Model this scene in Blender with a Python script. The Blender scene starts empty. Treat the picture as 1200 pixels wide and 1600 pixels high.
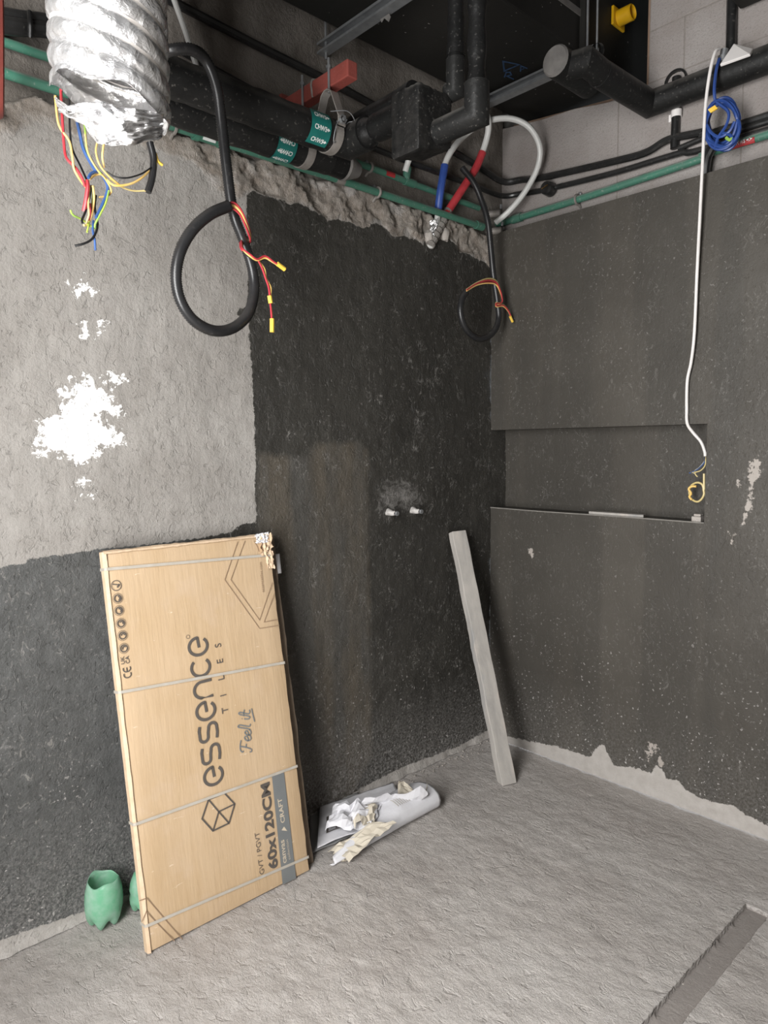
import bpy, math, random
import numpy as np
from mathutils import Vector, Matrix
random.seed(7); np.random.seed(7)
S = bpy.context.scene
C = S.collection

# ------------------------------------------------------------------ camera
F_PX = 1100.8
CAM = np.array([-2.8264, -2.2584, 1.5210])
YAW, PITCH, ROLL = math.radians(47.264), math.radians(5.324), math.radians(-0.563)
FW = np.array([math.cos(YAW)*math.cos(PITCH), math.sin(YAW)*math.cos(PITCH), -math.sin(PITCH)])
_r = np.array([math.sin(YAW), -math.cos(YAW), 0.0]); _u = np.cross(_r, FW)
RT = _r*math.cos(ROLL)+_u*math.sin(ROLL); UP = -_r*math.sin(ROLL)+_u*math.cos(ROLL)
cd = bpy.data.cameras.new('camera'); cam = bpy.data.objects.new('camera', cd); C.objects.link(cam)
cd.sensor_fit = 'VERTICAL'; cd.sensor_height = 36.0; cd.sensor_width = 27.0; cd.lens = F_PX*36/1600
cd.clip_start = 0.05
m = Matrix.Identity(4)
for i in range(3):
    m[i][0] = RT[i]; m[i][1] = UP[i]; m[i][2] = -FW[i]; m[i][3] = CAM[i]
cam.matrix_world = m
S.camera = cam

# ------------------------------------------------------------------ light
w = bpy.data.worlds.new('sky'); S.world = w; w.use_nodes = True
w.node_tree.nodes['Background'].inputs[0].default_value = (0.86, 0.93, 1.0, 1)
w.node_tree.nodes['Background'].inputs[1].default_value = 1.3
WX, WY0, WY1, WZ0, WZ1 = -3.3, -2.05, -0.95, 0.45, 2.70       # the window opening
ld = bpy.data.lights.new('window_daylight', 'AREA'); lo = bpy.data.objects.new('window_daylight', ld); C.objects.link(lo)
ld.shape = 'RECTANGLE'; ld.size = WZ1-WZ0; ld.size_y = WY1-WY0; ld.energy = 112; ld.color = (1.0, 0.985, 0.965)
lo.location = (WX-0.12, (WY0+WY1)/2, (WZ0+WZ1)/2); lo.rotation_euler = (0, -math.pi/2, 0)
vs = S.view_settings
S.display_settings.display_device = 'sRGB'
vs.view_transform = 'Standard'; vs.look = 'None'; vs.gamma = 1.0; vs.use_curve_mapping = False
vs.exposure = 0.60

# ------------------------------------------------------------------ geometry helpers
def ray(px, py): return (px-600)/F_PX*RT-(py-800)/F_PX*UP+FW
def P(px, py, ax, val):
    """the point of a known plane seen at a photo pixel: ax 'x','y','z' or 's' (x+y=val)"""
    d = ray(px, py)
    if ax == 's': t = (val-CAM[0]-CAM[1])/(d[0]+d[1])
    else:
        k = 'xyz'.index(ax); t = (val-CAM[k])/d[k]
    return CAM+d*t
def PP(pts, ax, val): return [P(a, b, ax, val) for a, b in pts]

def _grad(ix, iy, s):
    h = (ix.astype(np.int64)*374761393+iy.astype(np.int64)*668265263+s*974711) & 0x7fffffff
    h = ((h ^ (h >> 13))*1274126177) & 0x7fffffff
    a = ((h ^ (h >> 16)) & 0xffff)/65536.0*2*np.pi
    return np.cos(a), np.sin(a)
def gnoise(x, y, s=0):
    x = np.asarray(x, float); y = np.asarray(y, float)
    x0 = np.floor(x); y0 = np.floor(y); fx = x-x0; fy = y-y0
    def g(dx, dy):
        a, b = _grad(x0+dx, y0+dy, s); return a*(fx-dx)+b*(fy-dy)
    sx = fx*fx*fx*(fx*(fx*6-15)+10); sy = fy*fy*fy*(fy*(fy*6-15)+10)
    a = g(0, 0)*(1-sx)+g(1, 0)*sx; b = g(0, 1)*(1-sx)+g(1, 1)*sx
    return (a*(1-sy)+b*sy)*1.4
def fbm(x, y, sc, o=4, s=0):
    r = 0; a = 1.0
    for k in range(o):
        r = r+a*gnoise(np.asarray(x)*sc, np.asarray(y)*sc, s+k); sc *= 2.03; a *= 0.5
    return r
def sdf(x, y, poly):
    """signed distance to a polygon, positive inside"""
    x = np.asarray(x, float); y = np.asarray(y, float); d = np.full(x.shape, 1e9); ins = np.zeros(x.shape, bool)
    n = len(poly)
    for i in range(n):
        ax, ay = poly[i]; bx, by = poly[(i+1) % n]; ex, ey = bx-ax, by-ay
        t = np.clip(((x-ax)*ex+(y-ay)*ey)/(ex*ex+ey*ey+1e-12), 0, 1)
        d = np.minimum(d, np.hypot(x-ax-t*ex, y-ay-t*ey))
        if abs(ey) > 1e-12:
            c = ((ay > y) != (by > y)) & (x < ex*(y-ay)/ey+ax); ins ^= c
    return np.where(ins, d, -d)
def linedist(x, y, pts):
    d = np.full(np.shape(x), 1e9)
    for (ax, ay), (bx, by) in zip(pts[:-1], pts[1:]):
        ex, ey = bx-ax, by-ay
        t = np.clip(((x-ax)*ex+(y-ay)*ey)/(ex*ex+ey*ey+1e-12), 0, 1)
        d = np.minimum(d, np.hypot(x-ax-t*ex, y-ay-t*ey))
    return d

ORG = {}
def obj(name, vf, mat, parent=None, smooth=False, label=None, cat=None, group=None, kind=None, bevel=0, origin=None, flat=30):
    v, f = vf[0], vf[1]
    v = np.array([tuple(q) for q in v], float) if not isinstance(v, np.ndarray) else v.astype(float)
    if parent is not None: o0 = ORG[parent]
    elif origin is not None: o0 = np.array(origin, float)
    else:
        lo_, hi_ = v.min(0), v.max(0); o0 = np.array([(lo_[0]+hi_[0])/2, (lo_[1]+hi_[1])/2, lo_[2]])
    me = bpy.data.meshes.new(name); me.from_pydata((v-o0).tolist(), [], [tuple(int(i) for i in q) for q in f]); me.update()
    if smooth:
        me.polygons.foreach_set('use_smooth', [True]*len(me.polygons))
        try: me.set_sharp_from_angle(angle=math.radians(flat if flat else 180))
        except Exception: pass
    if mat: me.materials.append(mat)
    o = bpy.data.objects.new(name, me); C.objects.link(o)
    if parent is not None: o.parent = parent
    else: o.location = o0
    ORG[o] = o0
    if bevel:
        b = o.modifiers.new('bevel', 'BEVEL'); b.width = bevel; b.segments = 2; b.limit_method = 'ANGLE'
    tag(o, label, cat, group, kind)
    return o
def tag(o, label=None, cat=None, group=None, kind=None):
    if label: o['label'] = label
    if cat: o['category'] = cat
    if group: o['group'] = group
    if kind: o['kind'] = kind
def thing(name, loc, label, cat, group=None, kind=None):
    o = bpy.data.objects.new(name, None); C.objects.link(o); o.location = loc; o.empty_display_size = .05
    ORG[o] = np.array(loc, float); tag(o, label, cat, group, kind); return o
def join(*parts):
    V = []; Fc = []
    for v, f in parts:
        k = len(V); V += [tuple(q) for q in v]; Fc += [tuple(i+k for i in q) for q in f]
    return V, Fc
def box(x0, x1, y0, y1, z0, z1):
    v = [(x, y, z) for z in (z0, z1) for y in (y0, y1) for x in (x0, x1)]
    return v, [(0, 2, 3, 1), (4, 5, 7, 6), (0, 1, 5, 4), (2, 6, 7, 3), (0, 4, 6, 2), (1, 3, 7, 5)]
def obox(o, a, b, c):
    """box from a corner and three edge vectors"""
    o, a, b, c = [np.array(q, float) for q in (o, a, b, c)]
    v = [o+i*a+j*b+k*c for k in (0, 1) for j in (0, 1) for i in (0, 1)]
    f = [(0, 2, 3, 1), (4, 5, 7, 6), (0, 1, 5, 4), (2, 6, 7, 3), (0, 4, 6, 2), (1, 3, 7, 5)]
    if np.dot(np.cross(a, b), c) < 0: f = [q[::-1] for q in f]
    return v, f
def prism(poly, fn, d):
    """poly in 2D, fn(a,b)->base point, extruded by vector d"""
    n = len(poly); b = [np.array(fn(*q), float) for q in poly]; d = np.array(d, float)
    v = b+[q+d for q in b]
    f = [tuple(range(n))[::-1], tuple(range(n, 2*n))]+[(i, (i+1) % n, n+(i+1) % n, n+i) for i in range(n)]
    return v, f
def smoothpts(pts, step):
    p = [np.array(q, float) for q in pts]
    if len(p) == 2: p = [p[0], (p[0]+p[1])/2, p[1]]
    p = [2*p[0]-p[1]]+p+[2*p[-1]-p[-2]]; dense = []
    for i in range(1, len(p)-2):
        a, b, c, d = p[i-1:i+3]
        for t in np.linspace(0, 1, 16, endpoint=False):
            dense.append(.5*((2*b)+(-a+c)*t+(2*a-5*b+4*c-d)*t*t+(-a+3*b-3*c+d)*t**3))
    dense.append(p[-2]); D = np.array(dense)
    s = np.r_[0, np.cumsum(np.linalg.norm(np.diff(D, axis=0), axis=1))]
    n = max(3, int(s[-1]/step)+1); q = np.linspace(0, s[-1], n)
    return np.stack([np.interp(q, s, D[:, k]) for k in range(3)], 1)
def tube(pts, r, n=10, step=.012, rough=False, rf=None, cap=True):
    """round tube along a path; rough=True keeps the corners (mitred)"""
    p = np.array([np.array(q, float) for q in pts]) if rough else smoothpts(pts, step)
    N = len(p); T = np.gradient(p, axis=0) if not rough else None
    if rough:
        d = np.diff(p, axis=0); d /= np.linalg.norm(d, axis=1)[:, None]
        T = np.vstack([d[:1], d[:-1]+d[1:], d[-1:]])
    T = T/np.linalg.norm(T, axis=1)[:, None]
    a = np.array([0, 0, 1.]) if abs(T[0][2]) < .9 else np.array([1., 0, 0])
    nrm = np.cross(T[0], a); nrm /= np.linalg.norm(nrm); V = []; Fc = []
    s = np.r_[0, np.cumsum(np.linalg.norm(np.diff(p, axis=0), axis=1))]
    for i in range(N):
        if rough and i > 0:                       # slide along the previous segment onto the mitre plane
            dprev = p[i]-p[i-1]; dprev /= np.linalg.norm(dprev)
            ring = []
            for k in range(n):
                q = np.array(V[(i-1)*n+k]); t = np.dot(p[i]-q, T[i])/np.dot(dprev, T[i]); ring.append(q+dprev*t)
            V += ring
        else:
            if i > 0: nrm = nrm-T[i]*np.dot(nrm, T[i]); nrm /= np.linalg.norm(nrm)
            bn = np.cross(T[i], nrm); rr = r if rf is None else rf(s[i], i)
            for k in range(n):
                q = 2*math.pi*k/n; V.append(p[i]+rr*(math.cos(q)*nrm+math.sin(q)*bn))
        if i:
            for k in range(n):
                Fc.append(((i-1)*n+k, (i-1)*n+(k+1) % n, i*n+(k+1) % n, i*n+k))
    if cap:
        Fc.append(tuple(range(n))[::-1]); Fc.append(tuple(range((N-1)*n, N*n)))
    return V, Fc
def lathe(prof, c, axis=(0, 0, 1), n=24, mod=None):
    """profile (radius, height) turned about an axis through c"""
    ax = np.array(axis, float); ax /= np.linalg.norm(ax)
    a = np.cross(ax, (0, 0, 1) if abs(ax[2]) < .9 else (1, 0, 0)); a /= np.linalg.norm(a); b = np.cross(ax, a)
    c = np.array(c, float); V = []; Fc = []
    for i, (r, h) in enumerate(prof):
        for k in range(n):
            t = 2*math.pi*k/n; rr, hh = (r, h) if mod is None else mod(r, h, t, i)
            V.append(c+ax*hh+rr*(math.cos(t)*a+math.sin(t)*b))
        if i:
            for k in range(n): Fc.append(((i-1)*n+k, (i-1)*n+(k+1) % n, i*n+(k+1) % n, i*n+k))
    return V, Fc
def ribbon(pts, wd, fn, closed=False):
    """flat painted stroke of width wd in 2D, mapped to 3D by fn"""
    p = np.array(pts, float)
    if closed: p = np.vstack([p, p[:1]])
    d = np.diff(p, axis=0); d /= (np.linalg.norm(d, axis=1)[:, None]+1e-12); nn = np.stack([-d[:, 1], d[:, 0]], 1)
    V = []
    for i in range(len(p)):
        if closed and i in (0, len(p)-1): a, b = nn[-1], nn[0]
        else: a, b = nn[max(i-1, 0)], nn[min(i, len(nn)-1)]
        mm = a+b; L = np.linalg.norm(mm); mm = mm/L if L > 1e-6 else a
        k = min(1/max(np.dot(mm, a), .35), 2.2)*wd/2
        V += [fn(*(p[i]+mm*k)), fn(*(p[i]-mm*k))]
    return V, [(2*i, 2*i+1, 2*i+3, 2*i+2) for i in range(len(p)-1)]
def arc(cx, cy, rx, ry, a0, a1, n=18):
    return [(cx+rx*math.cos(math.radians(a)), cy+ry*math.sin(math.radians(a))) for a in np.linspace(a0, a1, n)]
def lettering(body, size, fn, bold=0, spacing=1.0, align='LEFT', sx=1.0):
    cu = bpy.data.curves.new('t', 'FONT'); cu.body = body; cu.size = size; cu.offset = bold; cu.space_character = spacing
    cu.align_x = align; cu.resolution_u = 3
    o = bpy.data.objects.new('t', cu); C.objects.link(o)
    bpy.context.view_layer.update()
    me = bpy.data.meshes.new_from_object(o.evaluated_get(bpy.context.evaluated_depsgraph_get()))
    V = [fn(q.co.x*sx, q.co.y) for q in me.vertices]; Fc = [tuple(p.vertices) for p in me.polygons]
    bpy.data.objects.remove(o); bpy.data.curves.remove(cu); bpy.data.meshes.remove(me)
    return V, Fc
def gridmesh(us, vs_, fn, skip=None):
    U, V = np.meshgrid(us, vs_, indexing='ij'); nu, nv = U.shape
    X = fn(U, V); co = np.stack([a.ravel() for a in X], 1)
    idx = np.arange(nu*nv).reshape(nu, nv)
    f = np.stack([idx[:-1, :-1].ravel(), idx[1:, :-1].ravel(), idx[1:, 1:].ravel(), idx[:-1, 1:].ravel()], 1)
    if skip is not None:
        uc = (U[:-1, :-1]+U[1:, 1:])/2; vc = (V[:-1, :-1]+V[1:, 1:])/2
        f = f[~skip(uc, vc).ravel()]
    return U, V, co, f
def attr(o, name, vals):
    a = o.data.attributes.new(name, 'FLOAT', 'POINT'); a.data.foreach_set('value', np.asarray(vals, np.float32).ravel())
def axis(lo_, hi_, step, fine=(), fstep=None):
    pts = set(np.round(np.linspace(lo_, hi_, max(2, int(round((hi_-lo_)/step))+1)), 5))
    for a, b in fine:
        pts |= set(np.round(np.linspace(a, b, max(2, int(round((b-a)/fstep))+1)), 5))
    return np.array(sorted(pts))

# ------------------------------------------------------------------ material helpers
class NT:
    def __init__(s, name):
        s.m = bpy.data.materials.new(name); s.m.use_nodes = True; s.t = s.m.node_tree
        s.b = s.t.nodes['Principled BSDF']; s.co = None
    def n(s, t, **k):
        x = s.t.nodes.new(t)
        for a, b in k.items(): setattr(x, a, b)
        return x
    def l(s, a, b): s.t.links.new(a, b)
    def coord(s):
        if not s.co: s.co = s.n('ShaderNodeTexCoord').outputs['Object']
        return s.co
    def noise(s, scale, detail=4, rough=.55, dist=0, stretch=None, off=None):
        c = s.coord()
        if stretch or off:
            mp = s.n('ShaderNodeMapping'); mp.inputs['Scale'].default_value = stretch or (1, 1, 1); s.l(c, mp.inputs[0]); c = mp.outputs[0]
            if off: mp.inputs['Location'].default_value = off
        x = s.n('ShaderNodeTexNoise'); x.inputs['Scale'].default_value = scale; x.inputs['Detail'].default_value = detail
        x.inputs['Roughness'].default_value = rough; x.inputs['Distortion'].default_value = dist; s.l(c, x.inputs['Vector']); return x.outputs[0]
    def voro(s, scale, feature='F1', rnd=1.0):
        x = s.n('ShaderNodeTexVoronoi'); x.feature = feature; x.inputs['Scale'].default_value = scale; s.l(s.coord(), x.inputs['Vector'])
        x.inputs['Randomness'].default_value = rnd
        return x.outputs['Distance']
    def rng(s, x, a, b, c=0, d=1):
        r = s.n('ShaderNodeMapRange'); r.inputs[1].default_value = a; r.inputs[2].default_value = b; r.inputs[3].default_value = c; r.inputs[4].default_value = d
        s.l(x, r.inputs[0]); return r.outputs[0]
    def math(s, op, a, b=None):
        x = s.n('ShaderNodeMath', operation=op)
        for i, q in enumerate((a, b)):
            if q is None: continue
            if isinstance(q, (int, float)): x.inputs[i].default_value = q
            else: s.l(q, x.inputs[i])
        return x.outputs[0]
    def mix(s, f, a, b):
        x = s.n('ShaderNodeMix', data_type='RGBA'); 
        for i, q in ((0, f), (6, a), (7, b)):
            if isinstance(q, (int, float)): x.inputs[i].default_value = q
            elif isinstance(q, tuple): x.inputs[i].default_value = (*q, 1)
            else: s.l(q, x.inputs[i])
        return x.outputs[2]
    def at(s, name):
        x = s.n('ShaderNodeAttribute'); x.attribute_name = name; return x.outputs['Fac']
    def pos(s, k):
        x = s.n('ShaderNodeSeparateXYZ'); g = s.n('ShaderNodeNewGeometry'); s.l(g.outputs['Position'], x.inputs[0]); return x.outputs[k]
    def nz(s):
        x = s.n('ShaderNodeSeparateXYZ'); g = s.n('ShaderNodeNewGeometry'); s.l(g.outputs['Normal'], x.inputs[0]); return x.outputs[2]
    def bump(s, hs, dist=.01, strength=1.0):
        h = None
        for x, k in hs:
            q = s.math('MULTIPLY', x, k); h = q if h is None else s.math('ADD', h, q)
        b = s.n('ShaderNodeBump'); b.inputs['Distance'].default_value = dist; b.inputs['Strength'].default_value = strength
        s.l(h, b.inputs['Height']); s.l(b.outputs[0], s.b.inputs['Normal'])
    def done(s, col, rough=.7, metal=0, spec=None):
        for k, q in (('Base Color', col), ('Roughness', rough), ('Metallic', metal)):
            if isinstance(q, tuple): s.b.inputs[k].default_value = (*q, 1)
            elif isinstance(q, (int, float)): s.b.inputs[k].default_value = q
            else: s.l(q, s.b.inputs[k])
        if spec is not None: s.b.inputs['Specular IOR Level'].default_value = spec
        return s.m
def srgb(*c): return tuple(((x/255)/12.92 if x/255 < .04045 else ((x/255+.055)/1.055)**2.4) for x in c)
def simple(name, c1, c2=None, scale=30, rough=.6, metal=0, bump=.15, bscale=80, dust=0, dustcol=(.36, .33, .30), spec=None):
    t = NT(name); c2 = c2 or tuple(x*.75 for x in c1)
    col = t.mix(t.rng(t.noise(scale), .3, .7), c1, c2)
    if dust:
        f = t.math('MULTIPLY', t.rng(t.nz(), .15, .85), t.rng(t.noise(14, 5), .25, .6)); f = t.math('MULTIPLY', f, dust)
        sp = t.math('MULTIPLY', t.rng(t.noise(90, 3), .62, .70), dust*.5); f = t.math('MAXIMUM', f, sp)
        col = t.mix(f, col, dustcol)
    if bump: t.bump([(t.noise(bscale, 4), 1)], .004, bump)
    return t.done(col, rough, metal, spec)

M = {}
def build_materials():
    # --- floor: rough cement screed
    t = NT('screed')
    a = t.mix(t.rng(t.noise(2.2, 5), .32, .68), (.40, .365, .34), (.50, .47, .445))
    a = t.mix(t.math('MULTIPLY', t.rng(t.noise(28, 6, .7), .5, .75), .5), a, (.56, .535, .515))
    a = t.mix(t.rng(t.noise(9, 4), .55, .75, 0, .5), a, (.36, .33, .31))
    a = t.mix(t.math('MULTIPLY', t.rng(t.noise(170, 3, .7), .60, .72), .45), a, (.30, .28, .265))
    dr = t.rng(t.math('ADD', t.at('drain'), t.math('MULTIPLY', t.math('SUBTRACT', t.noise(70, 4), .5), .012)), -.001, .002)
    a = t.mix(dr, a, t.mix(t.noise(40, 5, .6, 0, (.2, 1, 1)), (.24, .215, .20), (.30, .275, .255)))
    ns = t.math('SUBTRACT', 1, t.math('MULTIPLY', dr, .8))
    pt = t.rng(t.noise(30, 4, .6, .6, (1, .7, 1)), .58, .66)
    t.bump([(t.math('MULTIPLY', t.noise(34, 9, .72, .2, (1, .62, 1)), ns), 1.0), (t.math('MULTIPLY', t.noise(9, 3), ns), .35), (t.math('MULTIPLY', pt, ns), -.22), (t.noise(160, 3, .6), .10)], .015, .8)
    M['screed'] = t.done(a, .85, 0, .25)
    # --- painted / plastered walls, driven by distance attributes
    def painted(name, left):
        t = NT(name)
        n1 = t.noise(3, 5); n2 = t.noise(22, 6, .65); n3 = t.noise(75, 5, .65)
        pl = t.mix(t.rng(n1, .3, .7), (.27, .252, .232), (.35, .332, .31)); pl = t.mix(t.rng(n2, .45, .8, 0, .55), pl, (.235, .215, .195))
        pl = t.mix(t.rng(n3, .62, .75, 0, .5), pl, (.42, .40, .38))
        d1, d2 = ((.034, .032, .028), (.050, .047, .041)) if left else ((.056, .0505, .043), (.076, .069, .059))
        pa = t.mix(t.rng(t.noise(1.7, 4, .6, 0, None, (3, 1, 0)), .35, .65), d1, d2)
        if not left: pa = t.mix(t.rng(t.noise(2.2, 2, .4, 0, (.1, 2.2, .18), (0, 4, 1)), .46, .54, 0, .35), pa, (.040, .038, .034))
        if left:
            lg = t.rng(t.math('ADD', t.at('thin'), t.math('MULTIPLY', t.math('SUBTRACT', n2, .5), .05)), -.012, .02)
            th = t.mix(t.rng(t.noise(2.6, 3, .5, 0, (3, 1, .5), (1, 0, 4)), .4, .6), (.072, .068, .061), (.094, .081, .064))
            pa = t.mix(t.math('MULTIPLY', lg, .9), pa, th)
        if left:
            lt = t.rng(t.math('ADD', t.at('pale'), t.math('MULTIPLY', t.math('SUBTRACT', n1, .5), .5)), -.12, .15)
            pa = t.mix(lt, pa, t.mix(t.rng(n2, .3, .7), (.072, .073, .071), (.098, .099, .097)))
        # scuffs, trowel scratches and dust specks
        sc = t.math('MULTIPLY', t.rng(t.noise(34, 7, .75, 1.6, (1, 1, .55)), .575, .66), t.rng(t.noise(2.4, 3), .44, .60))
        sp = t.math('MULTIPLY', t.rng(t.noise(75, 2, .5), .645, .69), t.rng(t.noise(6, 4), .40, .58))
        low = t.rng(t.pos(2), .75, .05)
        sp = t.math('MULTIPLY', sp, t.math('ADD', .25, low))
        pa = t.mix(t.math('MULTIPLY', sc, .75 if left else .3), pa, (.26, .248, .232))
        ln = t.math('ABSOLUTE', t.math('SUBTRACT', t.noise(15, 3, .6, 1.5, (1, 1, .7), (2, 5, 3)), .5))
        ln = t.math('MULTIPLY', t.rng(ln, .013, .002), t.rng(t.noise(10, 4, .6, 0, None, (7, 7, 0)), .53, .62))
        pa = t.mix(t.math('MULTIPLY', ln, .55 if left else .22), pa, (.30, .287, .27))
        pa = t.mix(t.math('MULTIPLY', sp, .9), pa, (.42, .40, .385))
        hz = t.math('MULTIPLY', t.rng(t.pos(2), .42, .0), t.rng(t.noise(95, 8, .8), .44, .66)); hz = t.math('MULTIPLY', hz, .80 if left else .34)
        pa = t.mix(hz, pa, (.40, .385, .37))
        edge = t.math('MULTIPLY', t.math('SUBTRACT', t.noise(45, 5, .6), .5), .030 if left else .010)
        f = t.rng(t.math('ADD', t.at('paint'), edge), -.001, .0025)
        col = t.mix(f, pl, pa)
        if left:
            hk = t.mix(t.rng(n2, .35, .65), (.235, .20, .168), (.36, .325, .29)); hk = t.mix(t.rng(t.noise(8, 6), .58, .7, 0, .8), hk, (.50, .47, .45))
            r = t.rng(t.math('ADD', t.at('rough'), t.math('MULTIPLY', t.math('SUBTRACT', t.noise(18, 6), .5), .10)), -.01, .015)
            col = t.mix(t.math('MULTIPLY', r, t.math('SUBTRACT', 1, f)), col, hk)
            cn = t.mix(t.rng(t.noise(4, 6, .6, 0, (1, 1, .5)), .35, .65), (.14, .123, .105), (.28, .255, .23))
            up = t.rng(t.at('upper'), -.006, .006); col = t.mix(up, col, cn)
        wh = t.rng(t.math('ADD', t.math('SUBTRACT', t.at('white'), t.rng(t.noise(17, 6, .65, 0, None, (5, 1, 2)), .57, .63, 0, .045)), t.math('MULTIPLY', t.math('SUBTRACT', t.noise(34, 7, .72), .5), .21 if left else .10)), .0, .004)
        col = t.mix(wh, col, (.92, .91, .90) if left else (.36, .325, .295))
        sk = t.rng(t.math('ADD', t.at('skirt'), t.math('MULTIPLY', t.math('SUBTRACT', t.noise(50, 6, .65), .5), .030)), -.001, .002)
        col = t.mix(sk, col, t.mix(t.rng(n2, .3, .7), (.36, .335, .31), (.45, .425, .40)))
        ck = t.rng(t.math('ADD', t.math('MULTIPLY', t.at('chalk'), 4.0), t.math('MULTIPLY', t.math('SUBTRACT', t.noise(24, 9, .78, 1.5), .5), 1.6)), .10, .42); ck = t.math('MULTIPLY', ck, t.rng(t.at('chalk'), -.03, .01)); col = t.mix(t.math('MULTIPLY', ck, .36), col, (.42, .40, .38))
        ro = t.mix(f, (.9, .9, .9), (.45, .45, .45)); 
        k = .8 if left else .22
        vert = t.noise(42, 4, .6, .4, (1, 1, .22))
        pits = t.rng(t.noise(38, 5, .62, 1.2, (1, 1, .75)), .575, .66)
        grain = t.rng(t.noise(90, 6, .7), .3, .7)
        hs = [(t.noise(11, 9, .62), .9*k), (pits, -.30*k), (grain, .22*k), (vert, .30*k), (t.noise(5, 3), .6*k)]
        if left: hs.append((t.math('MULTIPLY', r, t.noise(40, 8, .7)), 1.3))
        t.bump(hs, .012, .75)
        M[name] = t.done(col, ro, 0, .3)
    painted('left_wall_finish', True); painted('right_wall_finish', False)
    t = NT('blockwork'); a = t.mix(t.rng(t.noise(3.5, 5), .3, .7), (.27, .24, .225), (.36, .335, .32))
    a = t.mix(t.rng(t.noise(120, 4, .7), .55, .70, 0, .7), a, (.17, .15, .14)); a = t.mix(t.rng(t.noise(2, 4, .6, 0, None, (2, 7, 1)), .55, .75, 0, .6), a, (.22, .185, .16))
    t.bump([(t.noise(110, 5, .7), 1), (t.noise(12, 4), .5)], .006, .8); M['block'] = t.done(a, .95, 0, .1)
    M['mortar'] = simple('mortar', (.25, .225, .205), rough=.95)
    M['plain_wall'] = simple('grey_plaster', (.30, .285, .27), (.26, .245, .23), 3, .9)
    M['ceiling'] = simple('shade_black_slab', (.03, .03, .03), rough=.9)  # darkness of the unlit void put into the slab's near-black colour
    # --- black insulation, rubber and metal
    t = NT('duct_insulation'); a = t.mix(t.rng(t.noise(2, 4), .3, .7), (.010, .010, .009), (.019, .018, .016))
    sp = t.math('MULTIPLY', t.rng(t.noise(42, 2, .5), .71, .735), t.rng(t.noise(2.5, 3), .45, .6)); a = t.mix(t.math('MULTIPLY', sp, .6), a, (.45, .43, .41))
    t.bump([(t.noise(60, 4), 1)], .002, .3); M['duct'] = t.done(a, .62, 0, .3)
    M['insul'] = simple('pipe_insulation', (.0085, .0085, .0085), (.014, .014, .0135), 8, .5, 0, .35, 60, .5, (.25, .235, .215), .28)
    M['insul_dark'] = simple('hose_insulation', (.006, .006, .006), (.010, .010, .010), 14, .42, 0, .5, 45, .25, (.22, .21, .20), .25)
    M['lump'] = simple('valve_jacket', (.006, .006, .006), (.018, .017, .016), 26, .55, 0, 1.0, 38, .4, (.25, .24, .22), .25)
    M['grey_end'] = simple('dusty_foam_end', (.17, .16, .15), (.10, .095, .09), 18, .8, 0, .3, 60)
    M['cable_black'] = simple('black_cable', (.012, .012, .012), (.02, .02, .02), 20, .32, 0, .2, 60, .22)
    M['conduit'] = simple('corrugated_black_plastic', (.014, .014, .015), (.022, .022, .023), 20, .34, 0, 0, 10, .12)
    M['green'] = simple('green_plastic_pipe', (.05, .175, .12), (.06, .15, .11), 18, .5, 0, .2, 60, .85, (.36, .36, .33))
    M['red_steel'] = simple('red_oxide_steel', (.28, .062, .048), (.20, .05, .04), 16, .6, 0, .3, 60, .35)
    M['galv'] = simple('galvanised_steel', (.42, .43, .44), (.30, .31, .32), 25, .45, .75, .15, 60)
    M['rust'] = simple('dusty_steel', (.30, .28, .26), (.22, .20, .18), 25, .65, .3, .3, 60)
    M['pex'] = simple('white_plastic_pipe', (.66, .66, .64), (.60, .60, .58), 12, .4, 0, 0)
    M['blue'] = simple('blue_sleeve', (.035, .085, .34), rough=.45, bump=.1); M['red'] = simple('red_sleeve', (.50, .045, .055), rough=.45, bump=.1)
    M['bluecable'] = simple('blue_cable_jacket', (.028, .072, .27), (.02, .05, .2), 20, .4, 0, 0)
    M['wire_red'] = simple('red_wire', (.52, .045, .06), rough=.4, bump=0); M['wire_yellow'] = simple('yellow_wire', (.80, .50, .12), (.85, .6, .25), 20, .4, 0, 0)
    M['wire_blue'] = simple('blue_wire', (.05, .12, .34), rough=.4, bump=0); M['wire_black'] = simple('black_wire', (.012, .012, .013), rough=.35, bump=0)
    M['wire_green'] = simple('green_wire', (.22, .46, .10), (.5, .6, .1), 30, .4, 0, 0); M['wire_grey'] = simple('grey_wire', (.45, .46, .44), rough=.4, bump=0)
    M['wire_tan'] = simple('tan_wire', (.55, .42, .16), (.6, .5, .25), 30, .4, 0, 0)
    M['tape_yellow'] = simple('yellow_tape', (.80, .50, .05), (.85, .58, .1), 40, .5, 0, .3, 60)
    M['yellow'] = simple('yellow_plastic', (.72, .42, .008), (.62, .34, .008), 10, .4, 0, .1)
    M['brass'] = simple('brass', (.62, .42, .16), rough=.3, metal=1, bump=0)
    M['white_pl'] = simple('white_plastic', (.78, .75, .73), (.7, .67, .65), 6, .5, 0, .05)
    M['label_green'] = simple('green_pipe_label', (.012, .155, .135), rough=.45, bump=0); M['label_white'] = simple('label_white', (.78, .80, .78), rough=.5, bump=0)
    M['label_red'] = simple('red_pipe_label', (.40, .03, .035), rough=.45, bump=0)
    M['marker'] = simple('blue_marker_paint', (.03, .075, .16), (.015, .035, .08), 60, .7, 0, 0)
    M['lumber'] = simple('brown_lumber', (.27, .18, .125), (.20, .13, .09), 30, .8, 0, .3, 60)
    # foil
    t = NT('aluminium_foil'); t.bump([(t.noise(30, 5, .6, .8), 1), (t.voro(40), .6)], .012, .6)
    M['foil'] = t.done(t.mix(t.rng(t.noise(11, 4), .4, .7), (.86, .86, .87), (.70, .68, .66)), t.rng(t.noise(9, 3), .3, .7, .18, .36), .80)
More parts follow.
